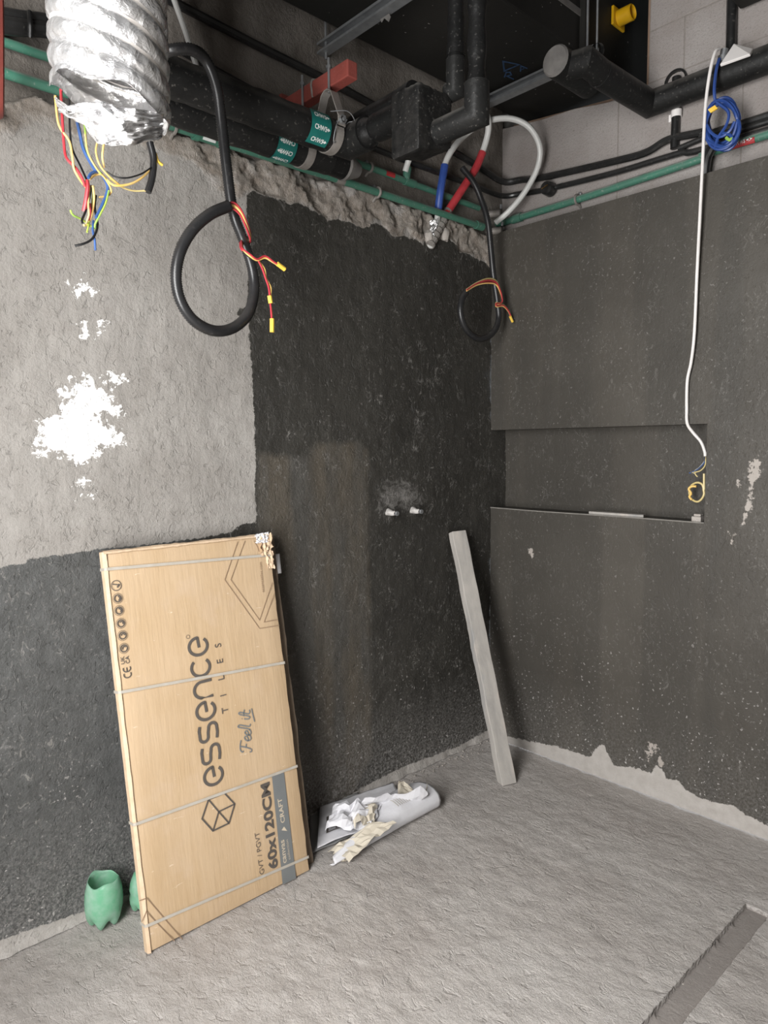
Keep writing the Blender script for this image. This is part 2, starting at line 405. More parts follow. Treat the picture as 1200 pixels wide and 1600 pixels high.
    t = NT('duct_seam_tape'); M['seam'] = t.done(t.mix(t.noise(20, 4), (.52, .48, .44), (.64, .61, .58)), .6, .15)
    # carton
    t = NT('corrugated_cardboard')
    a = t.mix(t.rng(t.noise(2.6, 4), .3, .7), (.475, .335, .195), (.545, .405, .268))
    a = t.mix(t.rng(t.noise(26, 3, .6, 0, (1, .3, .12)), .45, .75, 0, .35), a, (.60, .455, .305))
    a = t.mix(t.math('MULTIPLY', t.rng(t.noise(38, 6, .75, .5, (.35, 1, 1.4)), .655, .70), .7), a, (.80, .70, .56))
    a = t.mix(t.rng(t.noise(4.5, 5, .6, 0, None, (3, 0, 2)), .56, .72, 0, .45), a, (.56, .43, .325))
    t.bump([(t.noise(110, 3, .5, 0, (1, .1, .1)), .5), (t.noise(9, 4), .8)], .004, .5); M['card'] = t.done(a, .72, 0, .25)
    M['card_edge'] = simple('cardboard_edge', (.66, .50, .35), (.56, .41, .27), 30, .8, 0, .6, 50)
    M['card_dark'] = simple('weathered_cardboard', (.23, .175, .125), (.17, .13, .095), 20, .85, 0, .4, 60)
    M['ink'] = simple('grey_print', (.085, .072, .062), (.10, .088, .078), 60, .7, 0, 0); M['ink_line'] = simple('brown_print', (.30, .20, .125), rough=.75, bump=0)
    M['ink_grey'] = simple('blue_grey_print', (.155, .165, .168), (.185, .195, .195), 12, .65, 0, 0); M['ink_pale'] = simple('pale_print', (.62, .53, .41), rough=.7, bump=0)
    M['strap'] = simple('clear_strap', (.42, .38, .32), (.48, .45, .40), 30, .35, 0, 0)
    M['stubwrap'] = simple('dusty_pipe_wrap', (.55, .53, .51), (.30, .28, .26), 60, .7, 0, .8, 50)
    M['foam'] = simple('white_foam', (.80, .79, .80), (.66, .66, .68), 60, .8, 0, .5, 60)
    # wood
    t = NT('dusty_plank'); g = t.noise(20, 5, .6, .3, (1, 1, .06))
    a = t.mix(t.rng(g, .3, .7), (.33, .315, .295), (.47, .44, .405)); a = t.mix(t.rng(t.noise(9, 5, .6, 0, (1, 1, .2)), .52, .62, 0, .8), a, (.54, .48, .43))
    a = t.mix(t.rng(t.noise(7, 5, .6, 0, (1, 1, .2), (3, 2, 1)), .58, .68, 0, .8), a, (.30, .30, .30))
    t.bump([(g, 1), (t.noise(90, 3), .3)], .003, .6); M['plank'] = t.done(a, .85, 0, .2)
    # paper
    t = NT('white_paper'); t.bump([(t.noise(30, 4), 1)], .004, .4); M['paper'] = t.done(t.mix(t.noise(9, 3), (.70, .70, .74), (.62, .61, .62)), .75, 0, .2)
    t = NT('cream_paper_back'); t.bump([(t.noise(30, 4), 1)], .004, .4); M['cream'] = t.done(t.mix(t.noise(9, 3), (.58, .53, .44), (.50, .45, .37)), .75, 0, .2)
    t = NT('film_sheet'); M['film'] = t.done((.45, .45, .45), .45, 0, .3); t.b.inputs['Transmission Weight'].default_value = .35
    # green bottle
    t = NT('green_bottle_plastic'); M['bottle'] = t.done(t.mix(t.rng(t.noise(30, 4), .35, .7), (.26, .62, .40), (.46, .70, .56)), .22, 0, .5)
    t.b.inputs['Transmission Weight'].default_value = .45; t.b.inputs['IOR'].default_value = 1.25; t.bump([(t.noise(24, 4), 1)], .002, .5)
    t = NT('glass'); M['glass'] = t.done((.95, .97, 1), .02); t.b.inputs['Transmission Weight'].default_value = 1.0; t.b.inputs['IOR'].default_value = 1.0
build_materials()

# ================================================================== THE SETTING
BX = 0.12                                     # block wall plane behind the built-out panel
H_CEIL = 3.75
# ---- floor
def make_floor():
    DX, DY0, DY1 = -0.455, -1.516, -1.444
    xs = np.r_[axis(WX-.2, -2.66, .2), axis(-2.65, .13, .0125)]; xs = np.unique(np.r_[xs, DX-.002, DX+.001])
    ys = np.unique(np.r_[axis(-4.2, -2.1, .2), axis(-2.08, .04, .0125), [DY0-.001, DY0+.002, DY1-.002, DY1+.001]])
    def fn(X, Y):
        z = fbm(X, Y, 2.2, 2, 3)*.004+fbm(X, Y, 13, 4, 9)*.0035+np.maximum(fbm(X, Y, 30, 2, 21)-.25, 0)*.004
        wob = fbm(X*1.0, Y*0+5, 16, 3, 4)*.004
        ins = (X < DX-.001) & (Y > DY0) & (Y < DY1-.0005+np.minimum(wob, 0))
        z = np.where(ins, -.012+z*.15, z)
        lip = np.exp(-np.maximum(Y-DY1, 0)/.012)*(Y > DY1)*(X < DX)*.003*(fbm(X, Y, 24, 2, 5)+.5); z = z+lip
        return X, Y, z-.004
    U, V, co, f = gridmesh(xs, ys, fn)
    o = obj('floor', (co, f), M['screed'], smooth=True, kind='structure', origin=(0, 0, 0), flat=0,
            label='rough grey cement screed floor with a shallow slot', )
    d = np.minimum(np.minimum(DX-U, V-DY0), DY1-V); attr(o, 'drain', d)
make_floor()

# ---- left wall (plane y = 0)
def yw(pts): return [(q[0], q[2]) for q in PP(pts, 'y', 0)]
def make_left():
    xs = np.r_[axis(WX, -2.5, .15), axis(-2.48, BX, .0085)]; zs = np.unique(np.r_[axis(0, 2.25, .0125), axis(2.26, 2.66, .0065), axis(2.675, 3.2, .0125), axis(3.3, H_CEIL, .15)])
    top = yw([(0, 158), (40, 150), (90, 165), (200, 190), (270, 205), (400, 247), (500, 277), (640, 322), (760, 366), (772, 372)])
    tx = np.array([q[0] for q in top]); tz = np.array([q[1] for q in top])
    hack_low = yw([(0, 190), (60, 165), (100, 180), (250, 205), (300, 235), (370, 300), (395, 300), (430, 312), (470, 318), (500, 335), (540, 345), (600, 355), (640, 372), (670, 380), (700, 372), (740, 400), (772, 418)])
    hx = np.array([q[0] for q in hack_low]); hz = np.array([q[1] for q in hack_low])
    paint = yw([(385, 306), (395, 298), (430, 310), (470, 318), (500, 335), (540, 345), (590, 350), (640, 372), (672, 376), (700, 372), (740, 402), (775, 416)])
    paint += [(.3, paint[-1][1]), (.3, -.3), (-2.6, -.3)]
    paint += yw([(-60, 895), (0, 887), (36, 880), (45, 872), (100, 867), (150, 858), (230, 851), (330, 838), (365, 829), (372, 820), (400, 816), (399, 780), (399, 700), (396, 620), (392, 560), (388, 505), (378, 497), (371, 492), (371, 482), (386, 480), (388, 420), (386, 350)])
    white = [yw(q) for q in ([(100, 608), (132, 592), (150, 600), (168, 622), (186, 636), (186, 645), (165, 645), (150, 652), (165, 665), (190, 682), (192, 690), (165, 695), (150, 715), (125, 725), (105, 712), (75, 700), (60, 690), (60, 672), (78, 650), (95, 650)],
        [(160, 590), (175, 586), (190, 594), (180, 602), (163, 602)], [(118, 448), (130, 444), (142, 450), (140, 458), (122, 458)], [(128, 505), (136, 503), (140, 518), (132, 520)], [(150, 506), (160, 504), (158, 516), (150, 516)],
        [(128, 755), (132, 752), (136, 772), (131, 776)], [(60, 704), (70, 698), (72, 708), (62, 712)])]
    thin = yw([(402, 706), (440, 712), (480, 712), (492, 692), (560, 690), (574, 702), (576, 800), (580, 1000), (582, 1180)])+[(-1.2, -.3), (-1.46, -.3)]
    chalk = [yw(q) for q in ([(35, 1075), (55, 1115), (62, 1150), (84, 1172), (70, 1196), (58, 1160), (40, 1105)], [(-40, 1105), (8, 1120), (35, 1165), (20, 1190), (-40, 1180)],
        [(648, 640), (668, 640), (662, 690), (648, 720), (640, 700)], [(590, 745), (640, 735), (670, 770), (670, 800), (600, 812), (582, 800)], [(640, 585), (700, 585), (690, 605), (650, 605)])]
    def fn(X, Z):
        T = np.interp(X, tx, tz)+fbm(X, Z*0+1, 9, 3, 7)*.022
        Hl = np.interp(X, hx, hz)+fbm(X, Z, 11, 3, 17)*.03
        y = -fbm(X, Z, 3, 3, 31)*.004-fbm(X, Z, 17, 3, 33)*.0022
        rough = np.clip((Z-Hl)/.02, 0, 1)*np.clip((T+.03-Z)/.012, 0, 1)
        lump = fbm(X+.5*Z, Z*.8, 8, 5, 41)*.022+(.3-np.abs(fbm(X-.3*Z, Z, 17, 4, 43)))*.011+fbm(X, Z, 70, 2, 45)*.005
        y = y-rough*(lump-.004)
        upper = np.clip((Z-T)/.012, 0, 1)
        y = y*(1-upper)+upper*(.030-fbm(X, Z, 6, 3, 51)*.004)
        y = y-np.exp(-Z/.022)*.016*(1+.6*fbm(X, Z*0, 14, 3, 77))
        for (a, b, rr) in yw2: y = y-np.exp(-(((X-a)**2+(Z-b)**2)/rr**2))*.012     # mortar around the two pipe stubs
        return X, y, Z
    yw2 = [(*yw([(612, 800)])[0], .035), (*yw([(650, 798)])[0], .035)]
    U, V, co, f = gridmesh(xs, zs, fn)
    f = f[:, ::1]
    o = obj('wall_left', (co, f), M['left_wall_finish'], smooth=True, kind='structure', origin=(0, 0, 0), flat=0, label='cement plaster wall with dark waterproof paint and a hacked top edge')
    x, z = co[:, 0], co[:, 2]; T = np.interp(x, tx, tz)+fbm(x, z*0+1, 9, 3, 7)*.022; Hl = np.interp(x, hx, hz)+fbm(x, z, 11, 3, 17)*.03
    attr(o, 'paint', np.minimum(sdf(x, z, paint), (Hl-z)*3+.01)); attr(o, 'white', np.max([sdf(x, z, q) for q in white], 0)+.004); attr(o, 'thin', sdf(x, z, thin))
    attr(o, 'pale', -1.72-x)
    attr(o, 'rough', z-Hl+.04*np.clip((-1.35-x)*4, 0, 1)); attr(o, 'upper', z-T)
    attr(o, 'skirt', .026+.012*np.sin(x*7)+.02*np.clip((x+.8), 0, 1)+.018*np.clip((-1.9-x)*4, 0, 1)-z); attr(o, 'chalk', np.max([sdf(x, z, q) for q in chalk], 0))
make_left()
tag(obj('wall_left_core', box(WX, .9, .05, .25, 0, H_CEIL), M['plain_wall'], origin=(0, 0, 0)), 'plain masonry core behind the plaster', kind='structure')

# ---- right wall: a painted built-out panel (plane x = 0) with a niche
NY, NZ0, NZ1, TOP = -1.076, 1.205, 1.597, 2.553
def xw(pts): return [(q[1], q[2]) for q in PP(pts, 'x', 0)]
def make_right():
    ys = np.unique(np.r_[axis(-4.2, -2.1, .2), axis(-2.0, .03, .0125), [NY, 0.0]]); zs = np.unique(np.r_[axis(0, TOP, .0125), [NZ0, NZ1, TOP]])
    skirt = xw([(790, 1150), (805, 1153), (830, 1158), (870, 1166), (922, 1183), (928, 1172), (936, 1164), (944, 1164), (952, 1182), (960, 1196), (990, 1199), (1018, 1208), (1024, 1194), (1036, 1204), (1042, 1217), (1060, 1220), (1072, 1234), (1090, 1245), (1120, 1255), (1146, 1258), (1160, 1270), (1200, 1290)])+[(-1.6, .08), (-4.2, .08), (-4.2, -.1), (.1, -.1)]
    white = [xw(q) for q in ([(1172, 722), (1184, 714), (1190, 728), (1182, 750), (1174, 760), (1168, 745)], [(1152, 750), (1160, 752), (1157, 762), (1152, 760)], [(1166, 780), (1174, 770), (1172, 800), (1162, 818)], [(1140, 832), (1148, 836), (1144, 846)],
        [(826, 856), (834, 866), (832, 872), (826, 868)], [(1014, 1160), (1024, 1164), (1014, 1188), (1010, 1175)], [(1030, 1170), (1036, 1196), (1030, 1196)])]
    chalk = [xw(q) for q in ([(1145, 330), (1160, 322), (1150, 380), (1140, 410)], [(1172, 300), (1190, 296), (1180, 350), (1165, 420), (1160, 400)], [(996, 603), (1010, 595), (1028, 598), (1020, 606), (1000, 608)], [(1160, 740), (1180, 760), (1172, 850), (1158, 860)], [(835, 354), (852, 350), (852, 362), (838, 366)])]
    def skip(Y, Z): return (Y > NY) & (Z > NZ0) & (Z < NZ1) | (Y > .0001) & ((Z < NZ0) | (Z > NZ1))
    def fn(Y, Z):
        x = -fbm(Y, Z, 2.2, 3, 61)*.0025; x = x*np.clip(np.minimum(np.abs(Z-NZ0), np.abs(Z-NZ1))/.05, 0, 1)
        return x, Y, Z
    U, V, co, f = gridmesh(ys, zs, fn, skip)
    f = f[:, ::-1]
    k = len(co)
    ex = []                                  # niche reveals, back, top ledge
    def q(*v): ex.append([np.array(a, float) for a in v])
    q((0, NY, NZ0), (0, .03, NZ0), (BX, .03, NZ0), (BX, NY, NZ0)); q((0, NY, NZ1), (BX, NY, NZ1), (BX, .03, NZ1), (0, .03, NZ1))
    q((0, NY, NZ0), (BX, NY, NZ0), (BX, NY, NZ1), (0, NY, NZ1)); q((BX, NY, NZ0), (BX, .03, NZ0), (BX, .03, NZ1), (BX, NY, NZ1))
    q((0, -4.2, TOP), (0, .03, TOP), (BX, .03, TOP), (BX, -4.2, TOP))
    ev = np.array([a for g in ex for a in g]); ef = np.arange(len(ev)).reshape(-1, 4)+k
    co = np.vstack([co, ev]); f = np.vstack([f, ef])
    o = obj('wall_right', (co, f), M['right_wall_finish'], smooth=True, kind='structure', origin=(0, 0, 0), flat=25, label='dark grey waterproofed wall panel with a long recessed niche')
    y, z = co[:, 1], co[:, 2]; on = np.abs(co[:, 0]) < .01
    sill = np.where(co[:, 0] > .02, -1, .0035-np.abs(z-NZ0+.004)); 
    attr(o, 'paint', np.ones(len(co))); attr(o, 'skirt', np.where(on, sdf(y, z, skirt), -1)); attr(o, 'white', np.where(on, np.max([sdf(y, z, p) for p in white], 0)+.002, -1))
    attr(o, 'chalk', np.where(on, np.maximum(np.max([sdf(y, z, p) for p in chalk], 0), np.where(y > NY, .004-np.abs(z-NZ0+.003), -1)), -1))
make_right()
# dusty lip along the front edge of the niche
obj('trim_1', tube([(-.001, .0, NZ0+.001), (-.001, -.3, NZ0-.001), (-.002, -.7, NZ0+.001), (-.001, NY, NZ0)], .003, 6, .04), simple('chipped_edge', (.24, .225, .205), rough=.9), kind='structure', origin=(0, 0, 0), label='chipped pale edge along the niche shelf')

# ---- block wall above
def make_blocks():
    root = thing('wall_right_blockwork', (BX, 0, 2.5), 'bare grey concrete block wall above the painted panel', None, kind='structure')
    obj('mortar_bed', join(box(BX+.0018, .30, -4.2, .05, 2.5, 3.02), box(BX+.0018, .30, -1.23, -.735, 3.02, H_CEIL), box(BX+.0018, .30, -4.2, -1.9, 3.02, H_CEIL)), M['mortar'], root)
    g = .0025
    def blk(poly):
        v, f = prism(poly, lambda a, b: (BX, a, b), (.17, 0, 0)); obj('block', (v, f[:1]+[q for q in f[1:]]), M['block'], root, bevel=.002)
    e = [.04, -.60, -1.12, -1.64, -2.16, -2.68, -3.2, -3.72, -4.2]
    for i, (a, b) in enumerate(zip(e[:-1], e[1:])):
        if i == 0: blk([(a, 2.5), (b+g, 2.5), (b+g, 3.012), (-.5, 3.028), (-.38, 3.05), (-.2, 3.062), (0, 3.09), (a, 3.095)])
        else: blk([(a-g, 2.5), (b+g, 2.5), (b+g, 3.03-g), (-.64 if i == 1 else a-g, 3.03-g), (a-g, 3.012 if i == 1 else 3.03-g)][: 5])
    z = 3.03
    for r in range(4):
        z1 = min(z+.205, H_CEIL); off = (.0, .2, .05, .25)[r]
        for lo_, hi_ in ((-1.225, -.735), (-4.2, -1.9)):
            ee = [hi_]; y = hi_-.15-off
            while y > lo_+.1: ee.append(y); y -= .41
            ee.append(lo_)
            for a, b in zip(ee[:-1], ee[1:]): blk([(a-g, z+g), (b+g, z+g), (b+g, z1-g), (a-g, z1-g)])
        z = z1
make_blocks()
# timber around the two openings
lum = thing('opening_frame', (.2, -.4, 3.02), 'thin brown timber frame around the duct opening', 'timber frame')
obj('sill_board', prism([(.0, 3.085), (-.5, 3.03), (-.72, 3.012), (-.72, 3.035), (-.5, 3.058), (0, 3.115)], lambda a, b: (.17, a, b), (.03, 0, 0)), M['lumber'], lum)
obj('jamb_board', box(BX+.03, .29, -.737, -.712, 3.01, H_CEIL), M['lumber'], lum)
lum = thing('opening_frame', (.2, -1.3, 3.0), 'timber corner frame at the upper right edge of the picture', 'timber frame')
obj('sill_board', box(BX+.01, .29, -1.9, -1.24, 3.03, 3.06), M['lumber'], lum); obj('jamb_board', box(BX+.02, .29, -1.262, -1.232, 3.06, H_CEIL), M['lumber'], lum)

# ---- rest of the room (behind the camera) and the window
tag(obj('ceiling', box(-3.5, .9, -4.2, .25, H_CEIL, H_CEIL+.15), M['ceiling'], origin=(0, 0, 0)), 'dark slab above the services', kind='structure')
tag(obj('wall_back', box(-3.5, .3, -4.4, -4.2, 0, H_CEIL), M['plain_wall'], origin=(0, 0, 0)), 'plain plaster wall behind the viewer', kind='structure')
wv = join(box(WX-.2, WX, -4.2, WY0, 0, H_CEIL), box(WX-.2, WX, WY1, .25, 0, H_CEIL), box(WX-.2, WX, WY0, WY1, 0, WZ0), box(WX-.2, WX, WY0, WY1, WZ1, H_CEIL))
tag(obj('wall_window', wv, M['plain_wall'], origin=(0, 0, 0)), 'plain plaster wall with the window opening', kind='structure')
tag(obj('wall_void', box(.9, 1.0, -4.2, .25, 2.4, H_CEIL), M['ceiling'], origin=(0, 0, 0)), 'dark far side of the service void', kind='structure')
wn = thing('window_1', (WX-.1, WY0, WZ0), 'plain window opening with a slim frame', None, kind='structure')
t_ = .04
obj('window_frame', join(box(WX-.06, WX-.02, WY0, WY0+t_, WZ0, WZ1), box(WX-.06, WX-.02, WY1-t_, WY1, WZ0, WZ1), box(WX-.06, WX-.02, WY0, WY1, WZ0, WZ0+t_), box(WX-.06, WX-.02, WY0, WY1, WZ1-t_, WZ1)), M['galv'], wn)

# ================================================================== SERVICES OVERHEAD
Z_D = 3.125
# ---- big black insulated duct running along the left wall and out through the opening
def make_duct():
    d = thing('insulated_duct', (-1.5, -.28, Z_D), 'large black insulated air duct under the ceiling by the left wall', 'duct')
    obj('casing', box(WX+.01, .86, -.572, -.035, Z_D, 3.70), M['duct'], d, bevel=.008)
    for x in (-.14, -1.55, -2.85):
        obj('flange', join(box(x-.012, x+.012, -.597, -.572, Z_D-.004, 3.70), box(x-.012, x+.012, -.597, -.036, Z_D-.014, Z_D)), M['duct'], d)
    obj('edge_tape', box(WX+.02, -.14, -.5765, -.5725, 3.262, 3.288), M['grey_end'], d)
    fn = lambda a, b: P(a, b, 'z', Z_D-.002)
    obj('painted_mark', join(ribbon([(786, 96), (811, 101), (788, 111)], 2.6, fn, True), ribbon([(788, 121), (791, 113), (797, 113), (799, 117), (792, 119), (803, 124)], 2.2, fn),
        ribbon([(813, 112), (814, 103), (824, 107)], 2.0, fn), ribbon([(814, 109), (819, 107)], 1.6, fn)), M['marker'], d, label='blue painted triangle and letters')
    # yellow test port on the duct's side
    c = P(964, 27, 'y', -.578); u = np.array([1, 0, 0.]); 
    p0 = P(955, 38, 'y', -.575); p1 = P(973, 48, 'y', -.575); p2 = P(954, 5, 'y', -.575)
    wx = p1[0]-p0[0]; hz = p2[2]-p0[2]
    t = thing('test_port', (p0[0], -.58, p0[2]), 'yellow plastic test port cap on the black duct side', 'port cap')
    obj('flange_plate', obox((p0[0], -.5735, p0[2]), (wx, 0, 0), (0, -.012, 0), (0, 0, hz*.93)), M['yellow'], t, bevel=.003)
    cc = (p0[0]+wx*.5, -.585, p0[2]+hz*.47); r = min(wx, hz)*.40
    obj('cap', lathe([(r*1.0, 0), (r, .06), (r*.86, .064), (r*.82, .045), (0.001, .045)], cc, (0, -1, 0), 28), M['yellow'], t, smooth=True)
make_duct()

# ---- galvanised strut hangers below the duct
def strut(p, q, label, rods):
    p, q = np.array(p), np.array(q); x = p[0]; z = p[2]
    t = thing('strut_channel', (x, p[1], z), label, 'strut channel', 'galvanised struts under the duct')
    w_, h_, k = .0205, .041, .003
    prof = [(-w_, 0), (w_, 0), (w_, h_), (w_-.009, h_), (w_-.009, h_-k), (w_-k, h_-k), (w_-k, k), (-w_+k, k), (-w_+k, h_-k), (-w_+.009, h_-k), (-w_+.009, h_), (-w_, h_)]
    # channel lying on its side, open side facing the viewer
    obj('channel', prism(prof, lambda a, b: (x-b+.02, p[1], z+a), (0, q[1]-p[1], 0)), M['galv'], t)
    for y in rods: obj('threaded_rod', tube([(x, y, z-.045), (x, y, H_CEIL)], .005, 8, .3), M['galv'], t, smooth=True)
strut((-1.03, .02, 3.055), (-1.0, -.665, 3.055), 'galvanised strut channel under the duct, nearer the silver hose', (-.010, -.635))
strut((-.17, -.03, 3.085), (-.17, -.66, 3.085), 'galvanised strut channel under the duct behind the capped black stub', (-.62,))
sc_ = P(603, 27, 'x', -1.02)
v_ = [P(a, b, 'x', -1.025) for a, b in ((594, 30), (608, 21), (610, 26), (607, 34), (600, 28), (596, 35))]
obj('tape_scrap', (v_+[q+np.array([.002, 0, 0]) for q in v_], [(0, 1, 2, 3, 4, 5), (11, 10, 9, 8, 7, 6)]+[(i, (i+1) % 6, 6+(i+1) % 6, 6+i) for i in range(6)]), M['grey_end'], label='pale scrap of torn tape hanging from the strut channel', cat='tape scrap')

# ---- two chilled water pipes on a red bracket
PZ, PR = 2.592, .056
def pipe_label(parent, x, y, z, r, w_, a0, a1, words, flip):
    """a green wrap-around label with lettering and arrows; angles from the -y side (0) up (+90)"""
    rr = r+.0042
    def cy(u, a, k=0): return (x+u, y-(rr+k)*math.cos(math.radians(a)), z+(rr+k)*math.sin(math.radians(a)))
    ang = np.linspace(a0, a1, 16)
    V = [cy(s*w_/2, a) for a in ang for s in (-1, 1)]
    lb = obj('pipe_label', (V, [(2*i, 2*i+1, 2*i+3, 2*i+2) for i in range(15)]), M['label_green'], parent, smooth=True, label='dark green wrap label')
    n = words; s = -1 if flip else 1
    for k in range(n):
        ac = a0+(a1-a0)*(k+.5)/n
        f2 = lambda u, b: cy(s*u, ac+s*math.degrees(b/rr), .0006)
        tx = 'CHWR' if flip else 'CHWS'
        L = lettering(tx, .021, lambda a, b: f2(a-.028, b-.0075), .0006, 1.0, 'LEFT', .82)
        ar = ([f2(*q) for q in ((.020, .002), (.027, .002), (.027, .006), (.036, 0), (.027, -.006), (.027, -.002), (.020, -.002))], [(0, 1, 5, 6), (2, 3, 4)])
        obj('lettering', join(L, ar), M['label_white'], lb, label='white lettering and arrow')
def chw():
    y1, y2 = -.27, -.118
    xe = P(552, 222, 'z', PZ)[0]-.01
    a = thing('chilled_water_pipe', (-1.6, y1, PZ-PR), 'black insulated pipe with upper green label, nearest the room', 'pipe', 'chilled water pipes')
    xl = P(232, 110, 'y', y1)[0]; xs = [xl, -1.75, -1.5, -1.22]
    obj('riser', tube([(xl+.02, y1, PZ), (xl-.0, y1, PZ), (xl-.0, y1, 2.99), (WX+.02, y1, 2.99)], PR, 22, .03, True), M['insul'], a, smooth=True)
    obj('insulation', tube([(q, y1, PZ+random.uniform(-.002, .002)) for q in xs], PR, 22, .03, rf=lambda s, i: PR+.0014*math.sin(s*37)+.001*math.sin(s*91)), M['insul'], a, smooth=True)
    # collar tape and elbow into the branch that leaves the wall
    obj('elbow', tube([(-1.23, y1, PZ), (xe, y1, PZ), (xe+.0, y1-.10, PZ)], PR*.98, 20, .02, True), M['insul'], a, smooth=True)
    lx = P(486, 200, 'y', y1)[0]; pipe_label(a, lx, y1, PZ, PR, .082, -72, 42, 3, False)
    b = thing('chilled_water_pipe', (-1.6, y2, PZ-PR), 'black insulated pipe with lower green label, against the wall', 'pipe', 'chilled water pipes')
    zb = PZ-.006
    xend = P(512, 243, 'y', y2)[0]
    obj('insulation', tube([(xl-.12, y2, zb), (-1.75, y2, zb+.002), (-1.6, y2, zb-.001), (xend, y2, zb)], PR*.98, 22, .03, rf=lambda s, i: PR*.98+.0016*math.sin(s*41+1)), M['insul'], b, smooth=True)
    obj('riser', tube([(xl-.10, y2, zb), (xl-.13, y2, zb), (xl-.13, y2, 2.99), (WX+.02, y2, 2.99)], PR*.98, 22, .03, True), M['insul'], b, smooth=True)
    obj('rubber_sleeve', tube([(xend-.02, y2, zb), (xend+.07, y2, zb-.004)], PR*.9, 20, .03), M['insul_dark'], b, smooth=True)
    obj('end_cone', lathe([(PR*.9, 0), (PR*.95, .01), (PR*.5, .075), (.001, .08)], (xend+.07, y2, zb-.004), (1, 0, 0), 20), M['grey_end'], b, smooth=True)
    pipe_label(b, P(450, 216, 'y', y2-.04)[0]-.01, y2, zb, PR*.98, .078, -98, 2, 3, True)
    # bracket
    br0 = P(450, 150, 'z', 2.80); bx = -1.20
    k = thing('pipe_bracket', (bx, -.2, 2.78), 'red oxide steel bracket sticking out above the black pipes', 'bracket')
    yy = P(551, 108, 'x', bx)[1]; zz = P(551, 108, 'x', bx)[2]
    wz = .028
    obj('arm', join(box(bx-.022, bx+.022, yy, .03, zz-wz, zz+wz)), M['red_steel'], k, bevel=.004)
    obj('end_plate', box(bx-.025, bx+.025, .015, .03, zz-.05, zz+.05), M['red_steel'], k)
    for (yr, z0, nm) in ((y1, PZ+PR+.085, 'clevis'), (y2, PZ+PR, 'strap')):
        obj('hanger_rod', tube([(bx-.027, yr, z0), (bx-.027, yr, zz+wz+.035)], .0045, 8, .2), M['galv'], k, smooth=True)
        obj('nut', lathe([(.009, 0), (.009, .01), (.004, .01)], (bx-.027, yr, zz+wz), (0, 0, 1), 6), M['galv'], k)
    # u-bolt strap over the arm
    obj('u_strap', tube([(bx-.02, y2-.05, zz-wz), (bx-.024, y2-.05, zz+wz), (bx+.02, y2-.055, zz+wz+.004), (bx+.022, y2-.055, zz-wz)], .004, 6, .02), M['rust'], k, smooth=True)
    # clevis hanger around the near pipe
    cv = thing('clevis_hanger', (bx-.027, y1, PZ-PR), 'pale steel clevis hanger holding the near black pipe', 'pipe hanger', 'pipe hangers')
    x = bx-.027; R = PR+.004; w_ = .016
    yoke = [(y1-R-.003, PZ+.012), (y1-R-.004, PZ+PR*.75), (y1-.024, PZ+PR+.078), (y1-.008, PZ+PR+.088), (y1+.008, PZ+PR+.088), (y1+.024, PZ+PR+.078), (y1+R+.004, PZ+PR*.75), (y1+R+.003, PZ+.012)]
    def strip(pl, th, xx, ww):
        p = np.array(pl); d = np.gradient(p, axis=0); d /= np.linalg.norm(d, axis=1)[:, None]; nn = np.stack([-d[:, 1], d[:, 0]], 1)*th
        V = []; Fc = []
        for i in range(len(p)):
            for s, o_ in ((-1, 0), (1, 0), (1, 1), (-1, 1)):
                q = p[i]+nn[i]*o_; V.append((xx+s*ww, q[0], q[1]))
            if i: Fc += [((i-1)*4+j, (i-1)*4+(j+1) % 4, i*4+(j+1) % 4, i*4+j) for j in range(4)]
        Fc += [(0, 3, 2, 1), tuple(len(V)-4+j for j in range(4))]
        return V, Fc
    obj('yoke', strip(yoke, .004, x, w_), M['rust'], cv, bevel=.001)
    saddle = [(y1+R*math.cos(math.radians(q)), PZ+R*math.sin(math.radians(q))) for q in np.linspace(200-30, 370, 20)]
    obj('saddle', strip(saddle, .004, x, w_), M['rust'], cv)
    obj('bolt', tube([(x, y1-R-.022, PZ+.03), (x, y1+R+.015, PZ+.03)], .006, 8, .1), M['galv'], cv, smooth=True)
    obj('nut', lathe([(.014, 0), (.014, .012), (.006, .012)], (x, y1-R-.018, PZ+.03), (0, 1, 0), 6), M['galv'], cv)
    obj('tie_wire', tube([(x-.005, y1-R-.006, PZ+.035), (x-.03, y1-R-.012, PZ+.0), (x-.02, y1-R*.8, PZ-.045), (x+.03, y1-R*.95, PZ+.03), (x+.045, y1-R-.02, PZ+.035), (x+.01, y1-R-.025, PZ+.055), (x-.04, y1-R+.005, PZ+.05)], .0016, 5, .008), M['galv'], cv, smooth=True)
    s2 = thing('strap_hanger', (x, y2, PZ-PR), 'dusty strap hanger around the pipe against the wall', 'pipe hanger', 'pipe hangers')
    sx = P(533, 222, 'y', y2)[0]*0+P(487, 228, 'y', y2-.05)[0]
    sd = [(y2+(R)*math.cos(math.radians(q)), PZ-.006+(R)*math.sin(math.radians(q))) for q in np.linspace(90, 450, 34)]
    obj('band', strip(sd, .004, sx, .016), M['rust'], s2)
    return xe, y1
XE, Y1 = chw()

